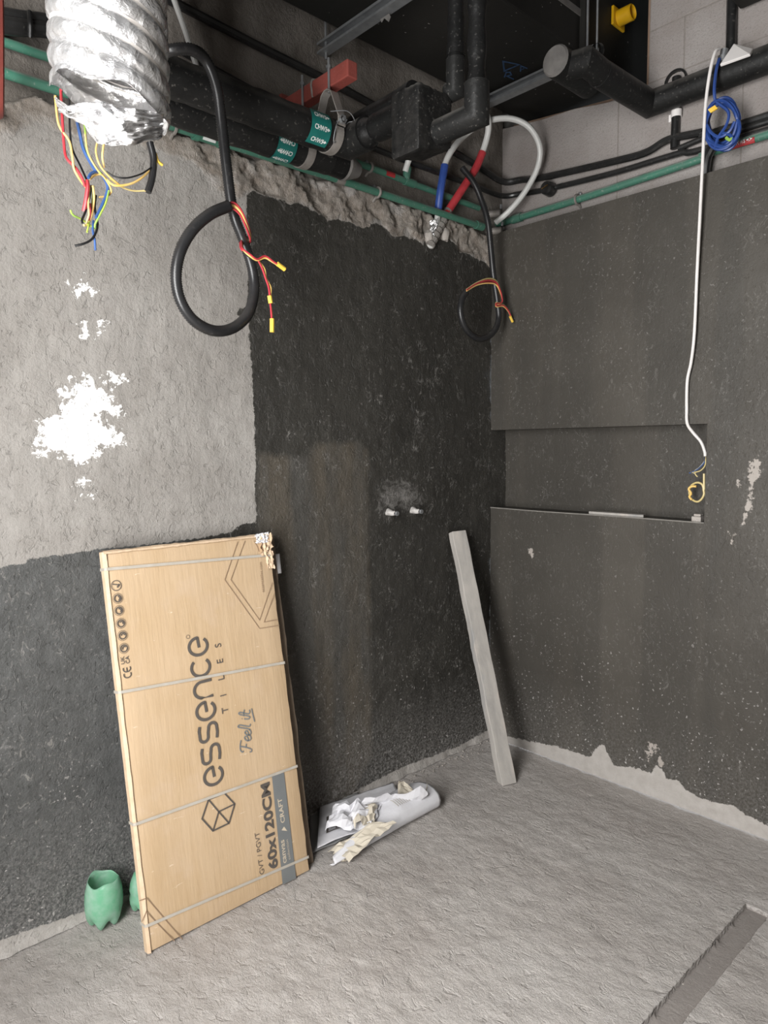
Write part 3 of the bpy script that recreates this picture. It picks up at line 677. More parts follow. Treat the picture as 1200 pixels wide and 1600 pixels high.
# ---- branch tubes, jacketed valve and the two risers
def branch():
    # lower branch continues the near pipe away from the wall; the upper one comes up from the wall pipe
    zt = PZ
    ya = P(612, 203, 'z', zt)[1]; xa = XE
    box0 = P(632, 185, 'x', XE-.02)          # face of the jacketed valve
    yb = box0[1]
    a = thing('branch_hose', (xa, -.5, zt-.05), 'black insulated hose leaving the near pipe towards the jacketed valve', 'hose', 'branch hoses')
    obj('sleeve', tube([(xa, Y1-.085, zt), (xa+.004, Y1-.2, zt+.004), (xa, yb, zt)], .046, 18, .012, rf=lambda s, i: .046+.003*math.exp(-((s-.02)/.02)**2)-.008*math.exp(-((s-.045)/.012)**2)), M['insul_dark'], a, smooth=True)
    # upper hose
    q0 = P(548, 203, 'x', xa+.08); q1 = P(612, 168, 'x', xa+.03)
    b = thing('branch_hose', (q0[0], q0[1], q0[2]), 'black insulated hose behind the clevis hanger, upper of the two', 'hose', 'branch hoses')
    obj('sleeve', tube([(xa+.12, -.118, PZ+.02), (xa+.10, -.13, q0[2]-.04), q0+np.array([0, -.02, 0]), q1, q1+np.array([-.01, -.12, .0])], .040, 18, .012), M['insul_dark'], b, smooth=True)
    # valve jacket: a lumpy rounded box
    tl, tr_, br_, bl = (P(x, y, 'x', XE-.07) for x, y in ((613, 143), (656, 125), (652, 240), (607, 228)))
    y0, y1 = (tr_[1]+br_[1])/2, (tl[1]+bl[1])/2; z0, z1 = (bl[2]+br_[2])/2, (tl[2]+tr_[2])/2
    x0, x1 = XE-.07, XE+.085
    n = 14; V = []; Fc = []; idx = {}
    def vid(i, j, k):
        if (i, j, k) in idx: return idx[i, j, k]
        p = np.array([i, j, k])/n*2-1
        ln = np.power(np.sum(np.abs(p)**16), 1/16); q = p/ln
        q = q*(1+.03*float(fbm(q[0]*2+q[2]*3.1, q[1]*2+q[2]*1.7, 2.2, 3, 5)))
        V.append(((x0+x1)/2+q[0]*(x1-x0)/2, (y0+y1)/2+q[1]*(y1-y0)/2, (z0+z1)/2+q[2]*(z1-z0)/2+.02*q[0]*(q[2] < 0))); idx[i, j, k] = len(V)-1; return idx[i, j, k]
    for a_ in range(n):
        for b_ in range(n):
            for s in (0, n):
                for ax in range(3):
                    def mk(u, v):
                        t = [0, 0, 0]; t[ax] = s; t[(ax+1) % 3] = u; t[(ax+2) % 3] = v; return vid(*t)
                    fc = (mk(a_, b_), mk(a_+1, b_), mk(a_+1, b_+1), mk(a_, b_+1)); Fc.append(fc if s else fc[::-1])
    obj('valve_jacket', (V, Fc), M['lump'], smooth=True, label='lumpy black insulation box around the valve in mid-air', cat='insulated valve', flat=45)
    # elbows and risers
    ra = P(718, 172, 'y', yb-.16); 
    e1 = P(745, 180, 'x', XE+.02); e2 = P(712, 140, 'x', XE+.09)
    def riser(e, start, r1, r2, topx, label, tape):
        t = thing('riser_hose', tuple(e), label, 'hose', 'black riser hoses')
        top = P(topx, -25, 'x', e[0])
        obj('elbow', tube([start, (e[0], e[1], start[2]), (e[0], e[1]-.0, start[2]+.09)], r1, 18, .02, True), M['insul'], t, smooth=True)
        pts = [(e[0], e[1], start[2]+.07), (e[0]+.004, e[1]+.003, start[2]+.2), (top[0], top[1], top[2]), (top[0], top[1], H_CEIL)]
        obj('hose', tube(pts, r2, 16, .02, rf=(lambda s, i: r2*(1+.10*math.sin(s*60+.8*math.sin(s*23)))) if tape else (lambda s, i: r2*(1.02 if (s % .3) < .15 else .94))), M['insul_dark'], t, smooth=True)
        if not tape: obj('joint_collar', tube([(e[0]+.001, e[1], start[2]+.10), (e[0]+.001, e[1], start[2]+.135)], r2*1.12, 16, .02), M['insul_dark'], t, smooth=True)
    riser(e1, np.array([e1[0], y0+.02, e1[2]]), .038, .027, 746, 'black taped riser hose from the valve, right of the pair', True)
    riser(e2, np.array([e2[0], y0+.02, e2[2]]), .031, .026, 712, 'smooth black riser hose from the valve, left of the pair', False)
branch()

# ---- black pipe on the right wall with the capped stub
def right_pipe():
    xz = .058; z = 2.915; yc = P(1015, 158, 'x', xz)[1]
    r = .050
    b1 = P(950, 108, 'z', z+.01); 
    t = thing('insulated_pipe', (0, -1.2, z-r), 'black insulated pipe along the block wall, bending towards the room', 'pipe')
    obj('wall_run', tube([(xz, -4.1, z), (xz, yc, z), (b1[0]+.0, yc+.02, z+.01)], r, 20, .02, True), M['insul'], t, smooth=True)
    e = np.array([b1[0], yc+.02, z+.01])
    # short offset and capped stub
    s0 = P(868, 95, 'z', z+.035); s1 = P(921, 130, 'z', z+.035)
    e2 = np.array([e[0]-.09, e[1]-.0, z+.02])
    obj('elbow', tube([e+np.array([.03, 0, 0]), e2, (e2[0]-.005, s1[1]+.0, z+.03)], r*.97, 20, .02, True), M['insul'], t, smooth=True)
    obj('stub', tube([(s0[0], s0[1], z+.035), (s1[0], s1[1], z+.035)], r*1.12, 24, .1), M['insul'], t, smooth=True)
    obj('stub_cap', lathe([(r*1.12, 0), (r*1.0, -.008), (.001, -.012)], (s0[0], s0[1], z+.035), (1, 0, 0.0), 24), M['grey_end'], t, smooth=True, label='dusty grey end cap')
    obj('clamp', lathe([(r*.5, -.012), (r*.6, 0), (r*.5, .012)], (e[0]-.02, e[1], z+r+.03), (1, 0, 0), 14), M['insul'], t, smooth=True)
    obj('hanger_rod', tube([(e[0]-.02, e[1], z+r), (e[0]-.02, e[1], H_CEIL)], .004, 8, .3), M['galv'], t, smooth=True)
    c = P(1057, 128, 'x', BX-.001)
    obj('pipe_sleeve', lathe([(.047, .004), (.047, -.012), (.039, -.012), (.036, .03), (.001, .03)], (BX, c[1], c[2]), (1, 0, 0), 22), M['cable_black'], smooth=True, label='round black pipe sleeve in the block wall behind the pipe', cat='pipe sleeve')
    # vertical conduits on the block wall
    v0, v1 = P(1054, 232, 'x', BX-.018), P(1058, 120, 'x', BX-.018)
    k = thing('wall_conduit', tuple(v0), 'short black vertical conduit with a white clip on the block wall', 'conduit')
    obj('tube', tube([v0, (v0+v1)/2, (v0[0], v0[1], v1[2])], .017, 12, .05), M['cable_black'], k, smooth=True)
    c = P(1057, 178, 'x', BX-.018); obj('clip', lathe([(.019, -.014), (.021, -.014), (.021, .014), (.019, .014)], c, (0, 0, 1), 16), M['white_pl'], k, smooth=True)
    obj('clip_foot', box(BX-.012, BX+.002, c[1]-.006, c[1]+.035, c[2]-.02, c[2]+.008), M['white_pl'], k)
    v0 = P(1142, 82, 'x', BX-.02)
    obj('wall_conduit', tube([v0, (v0[0], v0[1]+.003, 3.3), (v0[0], v0[1], H_CEIL)], .019, 12, .05), M['cable_black'], smooth=True, label='black vertical conduit rising beside the white cover plate', cat='conduit')
right_pipe()
_z = P(1172, 9, 'x', .1)[2]
obj('insulated_duct', box(-.45, .105, -1.9, -1.105, _z, 3.68), M['duct'], label='corner of a black duct at the upper right edge', cat='duct', bevel=.01)

# ---- green water pipes
def green(pts, r, name_label, clips, extra=None, side='y'):
    p0 = np.mean(np.array(pts), 0)
    t = thing('water_pipe', (p0[0], p0[1], p0[2]-r), name_label, 'pipe', 'green water pipes')
    obj('tube', tube(pts, r, 14, .04), M['green'], t, smooth=True)
    for c in clips:
        c = np.array(c)
        if side == 'y':
            n_ = np.array([0, -1, 0.]); a_ = np.array([0, 0, 1.])
        else: n_ = np.array([-1, 0, 0.]); a_ = np.array([0, 0, 1.])
        ring = [c+(r+.004)*(math.cos(q)*n_+math.sin(q)*a_) for q in np.linspace(-2.1, 2.1, 14)]
        ring = [ring[0]-n_*.02-a_*.012]+ring+[ring[-1]-n_*.02+a_*.012]
        k = obj('pipe_clip', tube(ring, .0055, 6, .006), M['rust'], t, smooth=True)
        obj('clip_screw', lathe([(.001, .012), (.008, .01), (.008, 0), (.004, -.03)], ring[-1]+n_*.002, n_, 10), M['galv'], k, smooth=True)
    return t
gl = lambda x, y, v=-.028: P(x, y, 'y', v)
g_lo = [gl(-60, 92), gl(60, 131), gl(270, 197), gl(500, 271), gl(640, 317), gl(752, 354)]
t1 = green(g_lo, .0150, 'green water pipe along the hacked top edge of the left wall, lower one', [gl(272, 199), gl(590, 301)])
ga = lambda f, a, b: a+(b-a)*f
def on_line(pts, px):                                   # point of a poly-line nearest a pixel column
    best = None
    for a, b in zip(pts[:-1], pts[1:]):
        for f in np.linspace(0, 1, 60):
            q = a+(b-a)*f; d = q-CAM; x = 600+F_PX*np.dot(d, RT)/np.dot(d, FW)
            if best is None or abs(x-px) < best[0]: best = (abs(x-px), q)
    return best[1]
def socket(parent, pts, px, L, r, m_='green', name='socket'):
    c = on_line(pts, px); d = pts[-1]-pts[0]; d /= np.linalg.norm(d)
    obj(name, lathe([(r*.8, -L/2), (r, -L/2), (r, L/2), (r*.8, L/2)], c, d, 16), M[m_], parent, smooth=True); return c
c = socket(t1, g_lo, 325, .10, .0195)
socket(t1, g_lo, 304, .018, .0225, name='socket_rim'); socket(t1, g_lo, 344, .018, .0225, name='socket_rim'); socket(t1, g_lo, 748, .05, .019, name='elbow_socket')
socket(t1, g_lo, 530, .04, .0158, 'rust', 'dried_mortar'); 
c = on_line(g_lo, 325); obj('tee_outlet', lathe([(.001, .06), (.016, .06), (.019, .055), (.019, 0)], c, (0, -.25, 1), 16), M['green'], t1, smooth=True)
def wrap(parent, c, r, L, m_, name, a0=-50, a1=70, side='y', label=None):
    V = []
    for a in np.radians(np.linspace(a0, a1, 10)):
        for s in (-1, 1):
            V.append((c[0]+s*L/2, c[1]-r*math.cos(a), c[2]+r*math.sin(a)) if side == 'y' else (c[0]-r*math.cos(a), c[1]-s*L/2, c[2]+r*math.sin(a)))
    return obj(name, (V, [(2*i, 2*i+1, 2*i+3, 2*i+2) for i in range(9)]), M[m_], parent, smooth=True, label=label)
w1 = wrap(t1, c+np.array([.0, 0, -.002]), .0215, .048, 'label_white', 'size_label', label='white size sticker')
obj('lettering', lettering('25', .016, lambda a, b: (c[0]-.018+a, c[1]-.0222*math.cos((b-.002)/.02), c[2]-.002+.0222*math.sin((b-.002)/.02)), 0), M['ink'], w1)
zu = [gl(-60, 42, .0), gl(60, 84, .0), gl(300, 163, .0), gl(549, 251, .0), gl(640, 285, .0), gl(748, 325, .0)]
t2 = green(zu, .0135, 'green water pipe on bare concrete of the left wall, upper one', [gl(578, 262, .0)])
socket(t2, zu, 640, .06, .0175, name='tee'); socket(t2, zu, 700, .10, .0145, 'green', 'sleeve')
c = on_line(zu, 634); obj('tee_outlet', lathe([(.001, .058), (.015, .058), (.018, .05), (.016, 0)], c, (0, -.2, 1), 14), M['green'], t2, smooth=True)
obj('brass_nipple', lathe([(.001, .09), (.009, .09), (.011, .075), (.011, .055)], c, (0, -.2, 1), 12), M['brass'], t2, smooth=True)
cl = on_line(zu, 607); wrap(t2, cl, .0142, .05, 'label_red', 'pipe_label', label='small red label')
gr = lambda x, y, v=.088: P(x, y, 'x', v)
g_r = [gr(772, 352), gr(905, 311), gr(1090, 250), gr(1200, 210), gr(1200, 210)+np.array([0, -2.5, -.02])]
t3 = green(g_r, .0165, 'green water pipe along the block wall above the painted panel', [gr(902, 312)], side='x')
socket(t3, g_r, 808, .055, .021, name='elbow_socket')
obj('corner_elbow', lathe([(.021, 0), (.021, .05), (.015, .05)], gr(790, 345), (-.2, 1, 0), 14), M['green'], t3, smooth=True)
c = on_line(g_r, 1163); wl = wrap(t3, c, .0173, .085, 'label_red', 'pipe_label', -55, 75, 'x', 'red pipe label with white lettering')
sl = (g_r[3]-g_r[2])/np.linalg.norm((g_r[3]-g_r[2])[:2])
fr = lambda a, b: (c[0]-.0180*math.cos((b)/.0175+.1), c[1]-a, c[2]+.0180*math.sin((b)/.0175+.1)-a*.0)
obj('lettering', join(lettering('DHWS', .020, lambda a, b: fr(a-.035, b-.007), .0006, 1, 'LEFT', .75), ([fr(*q) for q in ((.014, .003), (.022, .003), (.022, .007), (.036, 0), (.022, -.007), (.022, -.003), (.014, -.003))], [(0, 1, 5, 6), (2, 3, 4)])), M['label_white'], wl)

# ---- corner fittings: two blank plugs with screws
for (a, b, lab) in ((771, 334, 'small dark pipe clamp in the corner, upper of two'), (773, 361, 'small dark pipe clamp in the corner, lower of two')):
    c = P(a, b, 'y', -.02); k = thing('corner_clamp', tuple(c), lab, 'pipe clamp', 'corner clamps')
    obj('plug', lathe([(.001, .035), (.013, .035), (.017, .03), (.017, -.04)], c, (.5, -1, 0), 14), M['rust'], k, smooth=True)
    obj('screw', tube([c+np.array([.02, -.03, .02]), c+np.array([.02, -.03, .04])], .006, 8, .01), M['galv'], k, smooth=True)

# ---- black cables on the walls (they bend round the corner)
def cable(pts, r, label, name='wall_cable', m_='cable_black', cat='cable', group=None):
    return obj(name, tube(pts, r, 10, .02), M[m_], smooth=True, label=label, cat=cat, group=group)
L_ = lambda x, y: P(x, y, 'y', .008); R_ = lambda x, y, v=.10: P(x, y, 'x', v)
cable([L_(250, -8), L_(400, 70), L_(520, 130), L_(620, 185), L_(700, 232), L_(750, 262), (.055, -.022, P(775, 280, 'y', -.02)[2]), R_(815, 281), R_(850, 277), R_(960, 252), R_(1010, 238), R_(1045, 218), R_(1100, 206), R_(1200, 181), R_(1200, 181)+np.array([0, -2.4, 0])], .0155, 'upper black cable bending round the corner onto the block wall', group='black wall cables')
cb = [L_(280, 78), L_(380, 133), L_(480, 186), L_(600, 238), L_(680, 268), L_(745, 292), (.05, -.022, P(775, 303, 'y', -.02)[2]), R_(812, 303), R_(850, 297), R_(960, 270), R_(1060, 240), R_(1200, 203), R_(1200, 203)+np.array([0, -2.4, 0])]
cable(cb, .0125, 'lower black cable with a round box, above the green pipe', group='black wall cables')
c = R_(857, 295, .085)
k = thing('junction_box', tuple(c), 'round black junction box on the lower wall cable', 'junction box')
obj('body', lathe([(.001, .03), (.024, .03), (.030, .022), (.033, -.02)], c, (-1, 0, 0), 22), M['cable_black'], k, smooth=True)
obj('copper_strip', obox(c+np.array([-.032, .016, -.006]), (0, -.034, .010), (0, .001, .004), (-.002, 0, 0)), M['brass'], k)
cable([R_(1060, 232), R_(1110, 212), R_(1150, 203), R_(1200, 190), R_(1200, 190)+np.array([0, -2.4, 0])], .011, 'short thin black cable between the two wall cables, right of the coil', group='black wall cables')
cable([P(1118, 226, 'x', .05), P(1108, 238, 'x', .045), P(1103, 255, 'x', .06), P(1101, 282, 'x', .075)], .018, 'short black hose dropping behind the painted panel below the coil', 'drop_hose', 'conduit', 'hose')
# ---- left edge: red pipe, dark cable tray
cable([P(-4, -20, 'y', -.20), P(-3, 90, 'y', -.20), P(-3, 170, 'y', -.16), P(-3, 176, 'y', -.02)], .0145, 'red vertical pipe at the left edge of the picture', 'red_pipe', 'red_steel', 'pipe')
for i, (a, b, r, lb) in enumerate((((-30, 14), (86, 33), .016, 'dark green-grey conduit at the top left, uppermost'), ((-30, 30), (90, 50), .022, 'thick black conduit at the top left, below the thin one'), ((-30, 44), (90, 56), .010, 'thin black cable at the top left, lowest'))):
    cable([P(*a, 'y', -.03), P((a[0]+b[0])/2, (a[1]+b[1])/2+1, 'y', -.03), P(*b, 'y', -.03), P(b[0]+60, b[1]+24, 'y', -.03)], r, lb, 'wall_conduit', 'cable_black', 'conduit')
obj('cable_strap', tube([P(46, 18, 'y', -.06), P(47, 38, 'y', -.065), P(47, 58, 'y', -.05)], .007, 8, .01), M['cable_black'], smooth=True, label='black strap across the conduits at top left', cat='strap')
cable([P(262, -30, 'y', -.05), P(274, 5, 'y', -.05), P(290, 50, 'y', -.05), P(301, 85, 'y', -.05), P(310, 112, 'y', -.04)], .0095, 'pale plastic pipe slanting down beside the silver hose', 'plastic_pipe', 'pex', 'pipe')

# ---- white plastic pipes with coloured sleeves
def pex(pts, r, label, sleeve=None, sm=None):
    p0 = np.array(pts[0]); t = thing('flexible_pipe', tuple(p0), label, 'pipe', 'white flexible pipes')
    obj('tube', tube(pts, r, 12, .012), M['pex'], t, smooth=True)
    if sleeve: obj('sleeve', tube(sleeve, r*1.28, 12, .012), M[sm], t, smooth=True, label=('blue' if sm == 'blue' else 'red')+' insulating sleeve')
pb = [P(681, 368, 'y', -.008), P(684, 335, 'y', -.006), P(688, 300, 'y', -.035), P(695, 258, 'y', -.045)]
pex(pb+[P(708, 232, 'y', -.06), P(728, 210, 's', -.26), P(756, 191, 's', -.27), P(795, 185, 's', -.27), P(826, 198, 's', -.27), P(843, 228, 's', -.26), P(840, 262, 's', -.22), P(820, 300, 's', -.18), P(795, 330, 's', -.14), P(774, 348, 's', -.10)], .0135, 'white flexible pipe looping over the corner, blue sleeve at its foot', [q for q in pb[1:]], 'blue')
pr_ = [P(672, 384, 'y', -.012), P(697, 335, 'y', -.004), P(705, 322, 'y', -.012), P(726, 290, 'y', -.05), P(744, 262, 'y', -.07), P(754, 238, 'y', -.085)]
pex(pr_+[P(762, 210, 'y', -.11), P(763, 190, 'y', -.13), P(757, 172, 'y', -.16), P(745, 150, 'y', -.2), P(735, 125, 'y', -.2)], .0140, 'white flexible pipe with a red sleeve, left of the corner', pr_[1:], 'red')
obj('dried_mortar_crust', tube(pr_[:2]+[P(702, 328, 'y', -.006)], .0195, 10, .01, rf=lambda s, i: .0195+.003*math.sin(i*2.1)), M['rust'], smooth=True, label='crust of dried mortar on the red sleeve where it enters the wall', cat='mortar')
tp = P(634, 262, 'y', -.01)
pex([P(633, 268, 'y', -.012), P(638, 252, 'y', -.03), P(645, 235, 'y', -.06), P(652, 215, 'y', -.08)], .0125, 'short white pipe with brass end rising behind the jacketed valve')
# foil scrap beside the sleeves
def crumple(c, u, v, w_, h_, amp, seed, n=18):
    c, u, v = np.array(c), np.array(u, float), np.array(v, float); nn = np.cross(u, v); V = []
    for i in range(n+1):
        for j in range(n+1):
            a, b = i/n-.5, j/n-.5
            k = float(fbm(a*5+seed, b*5, 1, 3, seed)); k2 = float(fbm(a*5, b*5+seed, 1.2, 2, seed+9))
            V.append(c+u*(a*w_*(1+.25*k2))+v*(b*h_*(1+.2*k))+nn*amp*k)
    return V, [(i*(n+1)+j, (i+1)*(n+1)+j, (i+1)*(n+1)+j+1, i*(n+1)+j+1) for i in range(n) for j in range(n)]
obj('foil_scrap', crumple(P(676, 362, 'y', -.015), (.9, 0, .2), (0, -.3, 1), .04, .10, .02, 4), M['foil'], smooth=True, label='crumpled scrap of silver foil below the blue sleeve', cat='foil scrap')
for i, (a, b, w_, lb) in enumerate(((670, 369, .055, 'pale mortar lump at the foot of the sleeved pipes, left one'), (695, 366, .06, 'pale mortar lump at the foot of the sleeved pipes, right one'))):
    c = P(a, b, 'y', -.005); V, Fc = lathe([(.001, -.5), (.35, -.46), (.5, -.2), (.48, .15), (.3, .42), (.001, .5)], (0, 0, 0), (0, 0, 1), 14)
    V = [c+np.array([q[0]*w_*.8, q[1]*w_*.7, q[2]*w_])*(1+.25*float(fbm(q[0]*4+i*7, q[1]*4+q[2]*5, 1.3, 3, 3))) for q in V]
    obj('mortar_lump', (V, Fc), M['mortar_pale'] if 'mortar_pale' in M else M.setdefault('mortar_pale', simple('pale_mortar', (.42, .39, .36), (.32, .29, .26), 20, .95, 0, 1, 40)), smooth=True, label=lb, cat='mortar lump', group='mortar lumps')

# ---- stubs in the dark wall
for a, b, lb in ((612, 801, 'white wrapped pipe stub in the dark wall, left of two'), (650, 798, 'white wrapped pipe stub in the dark wall, right of two')):
    c = P(a, b, 'y', -.03); t = thing('pipe_stub', (c[0], 0, c[2]), lb, 'pipe stub', 'pipe stubs')
    ax = (.12, -1, -.05)
    obj('wrapping', lathe([(.021, 0), (.019, .018), (.016, .03), (.014, .05), (.010, .054)], (c[0], -.004, c[2]), ax, 14, lambda r, h, q, i: (r*(.72+.12*math.sin(q*3+i*1.7)), h*.8)), M['stubwrap'], t, smooth=True)
    obj('plug', lathe([(.001, .058), (.010, .058), (.011, .05)], (c[0], -.004, c[2]), ax, 8), M['galv'], t)

# ================================================================== HANGING THINGS
# ---- silver flexible duct with a torn foil end
def flex():
    yp = -.745
    top, bot = P(172, -40, 'y', yp), P(170, 178, 'y', yp)
    dep = np.dot(P(170, 70, 'y', yp)-CAM, FW); r = 89*dep/F_PX
    cx, cy = (top[0]+bot[0])/2, yp; z0, z1 = bot[2]+.02, H_CEIL
    root = thing('flexible_duct', (cx, cy, z0), 'silver corrugated flexible duct hanging with a torn foil end', 'duct')
    pitch = 32.5*dep/F_PX*1.02; n = 72; step = .0045; N = int((z1-z0)/step); V = []; Fc = []
    rt = np.array([RT[0], RT[1]])/np.hypot(RT[0], RT[1])
    th = np.linspace(0, 2*np.pi, n, endpoint=False)
    lat = np.cos(th)*rt[0]+np.sin(th)*rt[1]
    Z = (z0+np.arange(N+1)*step)[:, None]+0*th[None]
    ph = (Z-z0)/pitch+th[None]/(2*np.pi)
    q = np.abs(((ph % 1)-.5)*2)                                    # 0 middle of a rib, 1 in the groove
    rib = np.where(q < .86, np.sqrt(np.maximum(1-(q/.86)**2.6, 0)), 0)
    cr = gnoise(th[None]*7, Z*30, 3)*.0016+gnoise(th[None]*15, Z*60+th[None]*3, 8)*.0012
    rad = r*.925+r*.075*rib+cr*(.35+rib)
    sag = (1-np.exp(-(Z-z0)/.5))
    shear = -lat[None]*r*.30                                     # the rings hang tilted, lower on the right
    X = cx+rad*np.cos(th)[None]; Y = cy+rad*np.sin(th)[None]; ZZ = Z+shear
    ragged = np.exp(-(Z-z0)/.02)*gnoise(th[None]*1.2, Z*0, 5)*.03; ZZ = ZZ-ragged
    V = np.stack([X.ravel(), Y.ravel(), ZZ.ravel()], 1); idx = np.arange((N+1)*n).reshape(N+1, n)
    nx = np.roll(idx, -1, 1)
    Fq = np.stack([idx[:-1].ravel(), nx[:-1].ravel(), nx[1:].ravel(), idx[1:].ravel()], 1)
    zc = V[Fq][:, :, 2].max(1); Fq = Fq[zc < H_CEIL]
    qc = q[:-1].ravel()[:len(q[:-1].ravel())]; qc = qc[(np.stack([V[a][:, 2] for a in (idx[:-1].ravel(), idx[1:].ravel())], 1).max(1) < 9)] if False else None
    o = obj('hose', (V, Fq), M['foil'], root, smooth=True, flat=0)
    # seam tape in the grooves: second helical strip just proud of the groove
    turns = (z1-z0)/pitch; m_ = int(turns*60); tv = []; tf = []
    for i in range(m_):
        a = 2*math.pi*i/60
        zc_ = z0+pitch*(1.0-(a/(2*math.pi)))+pitch*0  # groove where phase is integer: z = z0 + pitch*(k - a/2pi)
        k_ = 0
        for s in (-1, 1):
            za = z0-pitch*a/(2*math.pi)+pitch*math.ceil(turns+1)+s*pitch*.15
            la = math.cos(a)*rt[0]+math.sin(a)*rt[1]; rr = r*.948
            tv.append((cx+rr*math.cos(a), cy+rr*math.sin(a), za-la*r*.30))
        if i: tf.append((2*i-2, 2*i-1, 2*i+1, 2*i))
    tf = [f for f in tf if max(tv[i][2] for i in f) < H_CEIL and min(tv[i][2] for i in f) > z0-.02-.30*r*(((tv[f[0]][0]-cx)*rt[0]+(tv[f[0]][1]-cy)*rt[1])/r)+.02]
    obj('seam_tape', (tv, tf), M['seam'], root, smooth=True, label='greyish spiral seam')
    # torn foil flap hanging at the front right of the mouth
    n1, n2 = 60, 44; FV = []
    # outline in photo pixels: top edge along the mouth, bottom edge of the flap
    topl = [(84, 148), (105, 165), (130, 160), (160, 158), (195, 168), (228, 172), (256, 178)]; botl = [(92, 176), (112, 186), (132, 196), (151, 224), (185, 229), (222, 224), (254, 214)]
    tx_ = np.linspace(0, 1, 7)
    for i in range(n1+1):
        u = i/n1
        a = np.array([np.interp(u, tx_, [p[k] for p in topl]) for k in (0, 1)]); b = np.array([np.interp(u, tx_, [p[k] for p in botl]) for k in (0, 1)])
        for j in range(n2+1):
            v = j/n2; p = a+(b-a)*v+np.array([3*float(gnoise(u*9, v*6, 3)), 3.0*float(gnoise(u*11+4, v*3, 6))*(v > .5)])
            ang = (u-.5)*2.4
            dq = -r*.98*math.cos(ang)*1.0+.028*v*math.sin(u*7)+.030*float(fbm(u*4, v*3, 1.4, 3, 12))+.02*float(abs(gnoise(u*6-v*3, v*5, 2)))
            c0 = np.array([cx, cy]); dd = np.dot(np.array([cx, cy, bot[2]])-CAM, FW)+dq
            d = ray(*p); FV.append(CAM+d*dd)
    obj('torn_foil', (FV, [(i*(n2+1)+j, (i+1)*(n2+1)+j, (i+1)*(n2+1)+j+1, i*(n2+1)+j+1) for i in range(n1) for j in range(n2)]), M['foil'], root, smooth=True, flat=0, label='crumpled torn foil flap')
    return cx, cy, r
FXc, FYc, FR = flex()

# ---- loose wires below the flexible duct
def loose():
    yv = -.36
    root = thing('wire_bundle', tuple(P(145, 330, 'y', yv)), 'loose coloured wires hanging in front of the grey wall', 'wires')
    Wr = [('wire_red', [(95, 140), (97, 178), (100, 225), (104, 247), (118, 262), (128, 278), (133, 292)], .0042), ('wire_yellow', [(86, 150), (92, 195), (108, 220), (113, 245), (116, 265), (128, 285), (140, 298)], .0034),
        ('wire_black', [(108, 150), (109, 200), (113, 232), (125, 258), (136, 282)], .003), ('wire_blue', [(115, 165), (124, 205), (130, 232), (140, 252), (150, 268)], .0050), ('wire_green', [(128, 165), (133, 205), (137, 238), (153, 266), (158, 272)], .0032),
        ('wire_yellow', [(133, 210), (138, 240), (152, 265), (165, 280), (174, 298), (168, 306), (155, 308)], .0028), ('wire_blue', [(138, 278), (143, 271), (155, 269), (166, 285), (168, 298), (160, 320), (150, 340)], .0048),
        ('wire_yellow', [(140, 280), (148, 274), (158, 272), (168, 282), (180, 290), (205, 287), (225, 275), (238, 258), (237, 235), (231, 222)], .0036), ('wire_yellow', [(152, 222), (150, 238), (156, 258), (170, 275), (188, 290)], .0030),
        ('wire_yellow', [(162, 225), (160, 245), (163, 262)], .0032), ('wire_tan', [(172, 280), (190, 292), (208, 298), (229, 298)], .0028), ('wire_black', [(166, 268), (180, 276), (198, 278), (220, 272), (236, 262)], .0026),
        ('wire_red', [(136, 282), (137, 292), (134, 315), (131, 330)], .0060), ('wire_red', [(140, 318), (141, 330), (139, 345)], .0045), ('wire_black', [(143, 290), (140, 308), (133, 332), (128, 344), (129, 349)], .0036),
        ('wire_tan', [(140, 290), (138, 320), (139, 335), (134, 350)], .0030), ('wire_yellow', [(145, 290), (147, 310), (143, 338), (136, 351), (131, 352)], .0034), ('wire_black', [(150, 305), (148, 325), (152, 345), (151, 360), (143, 374), (130, 381), (117, 384)], .0036),
        ('wire_green', [(170, 298), (165, 318), (155, 338), (148, 352), (150, 357)], .0030), ('wire_green', [(110, 328), (114, 336), (128, 343), (140, 352), (149, 357)], .0032), ('wire_green', [(146, 290), (145, 310), (140, 345), (136, 363)], .0028), ('wire_blue', [(146, 345), (145, 360), (148, 375), (149, 391)], .0034)]
    for k, (m_, pts, r) in enumerate(Wr):
        pp = [P(a, b, 'y', yv+.012*math.sin(k*1.9+i*.9)+(.0 if b > 200 else -.1*(200-b)/60)) for i, (a, b) in enumerate(pts)]
        obj('wire', tube(pp, r*.85, 7, .008), M[m_], root, smooth=True)
    pp = [P(234, 222, 'y', yv), P(240, 250, 'y', yv), P(237, 280, 'y', yv), P(231, 300, 'y', yv)]
    obj('rubber_sleeve', tube(pp, .0095, 12, .008), M['conduit'], root, smooth=True, label='short black rubber sleeve')
    obj('tape_tag', tube([P(243, 240, 'y', yv), P(247, 252, 'y', yv), P(254, 258, 'y', yv)], .004, 6, .006), M['tape_yellow'], root, smooth=True, label='yellow tape end')
loose()

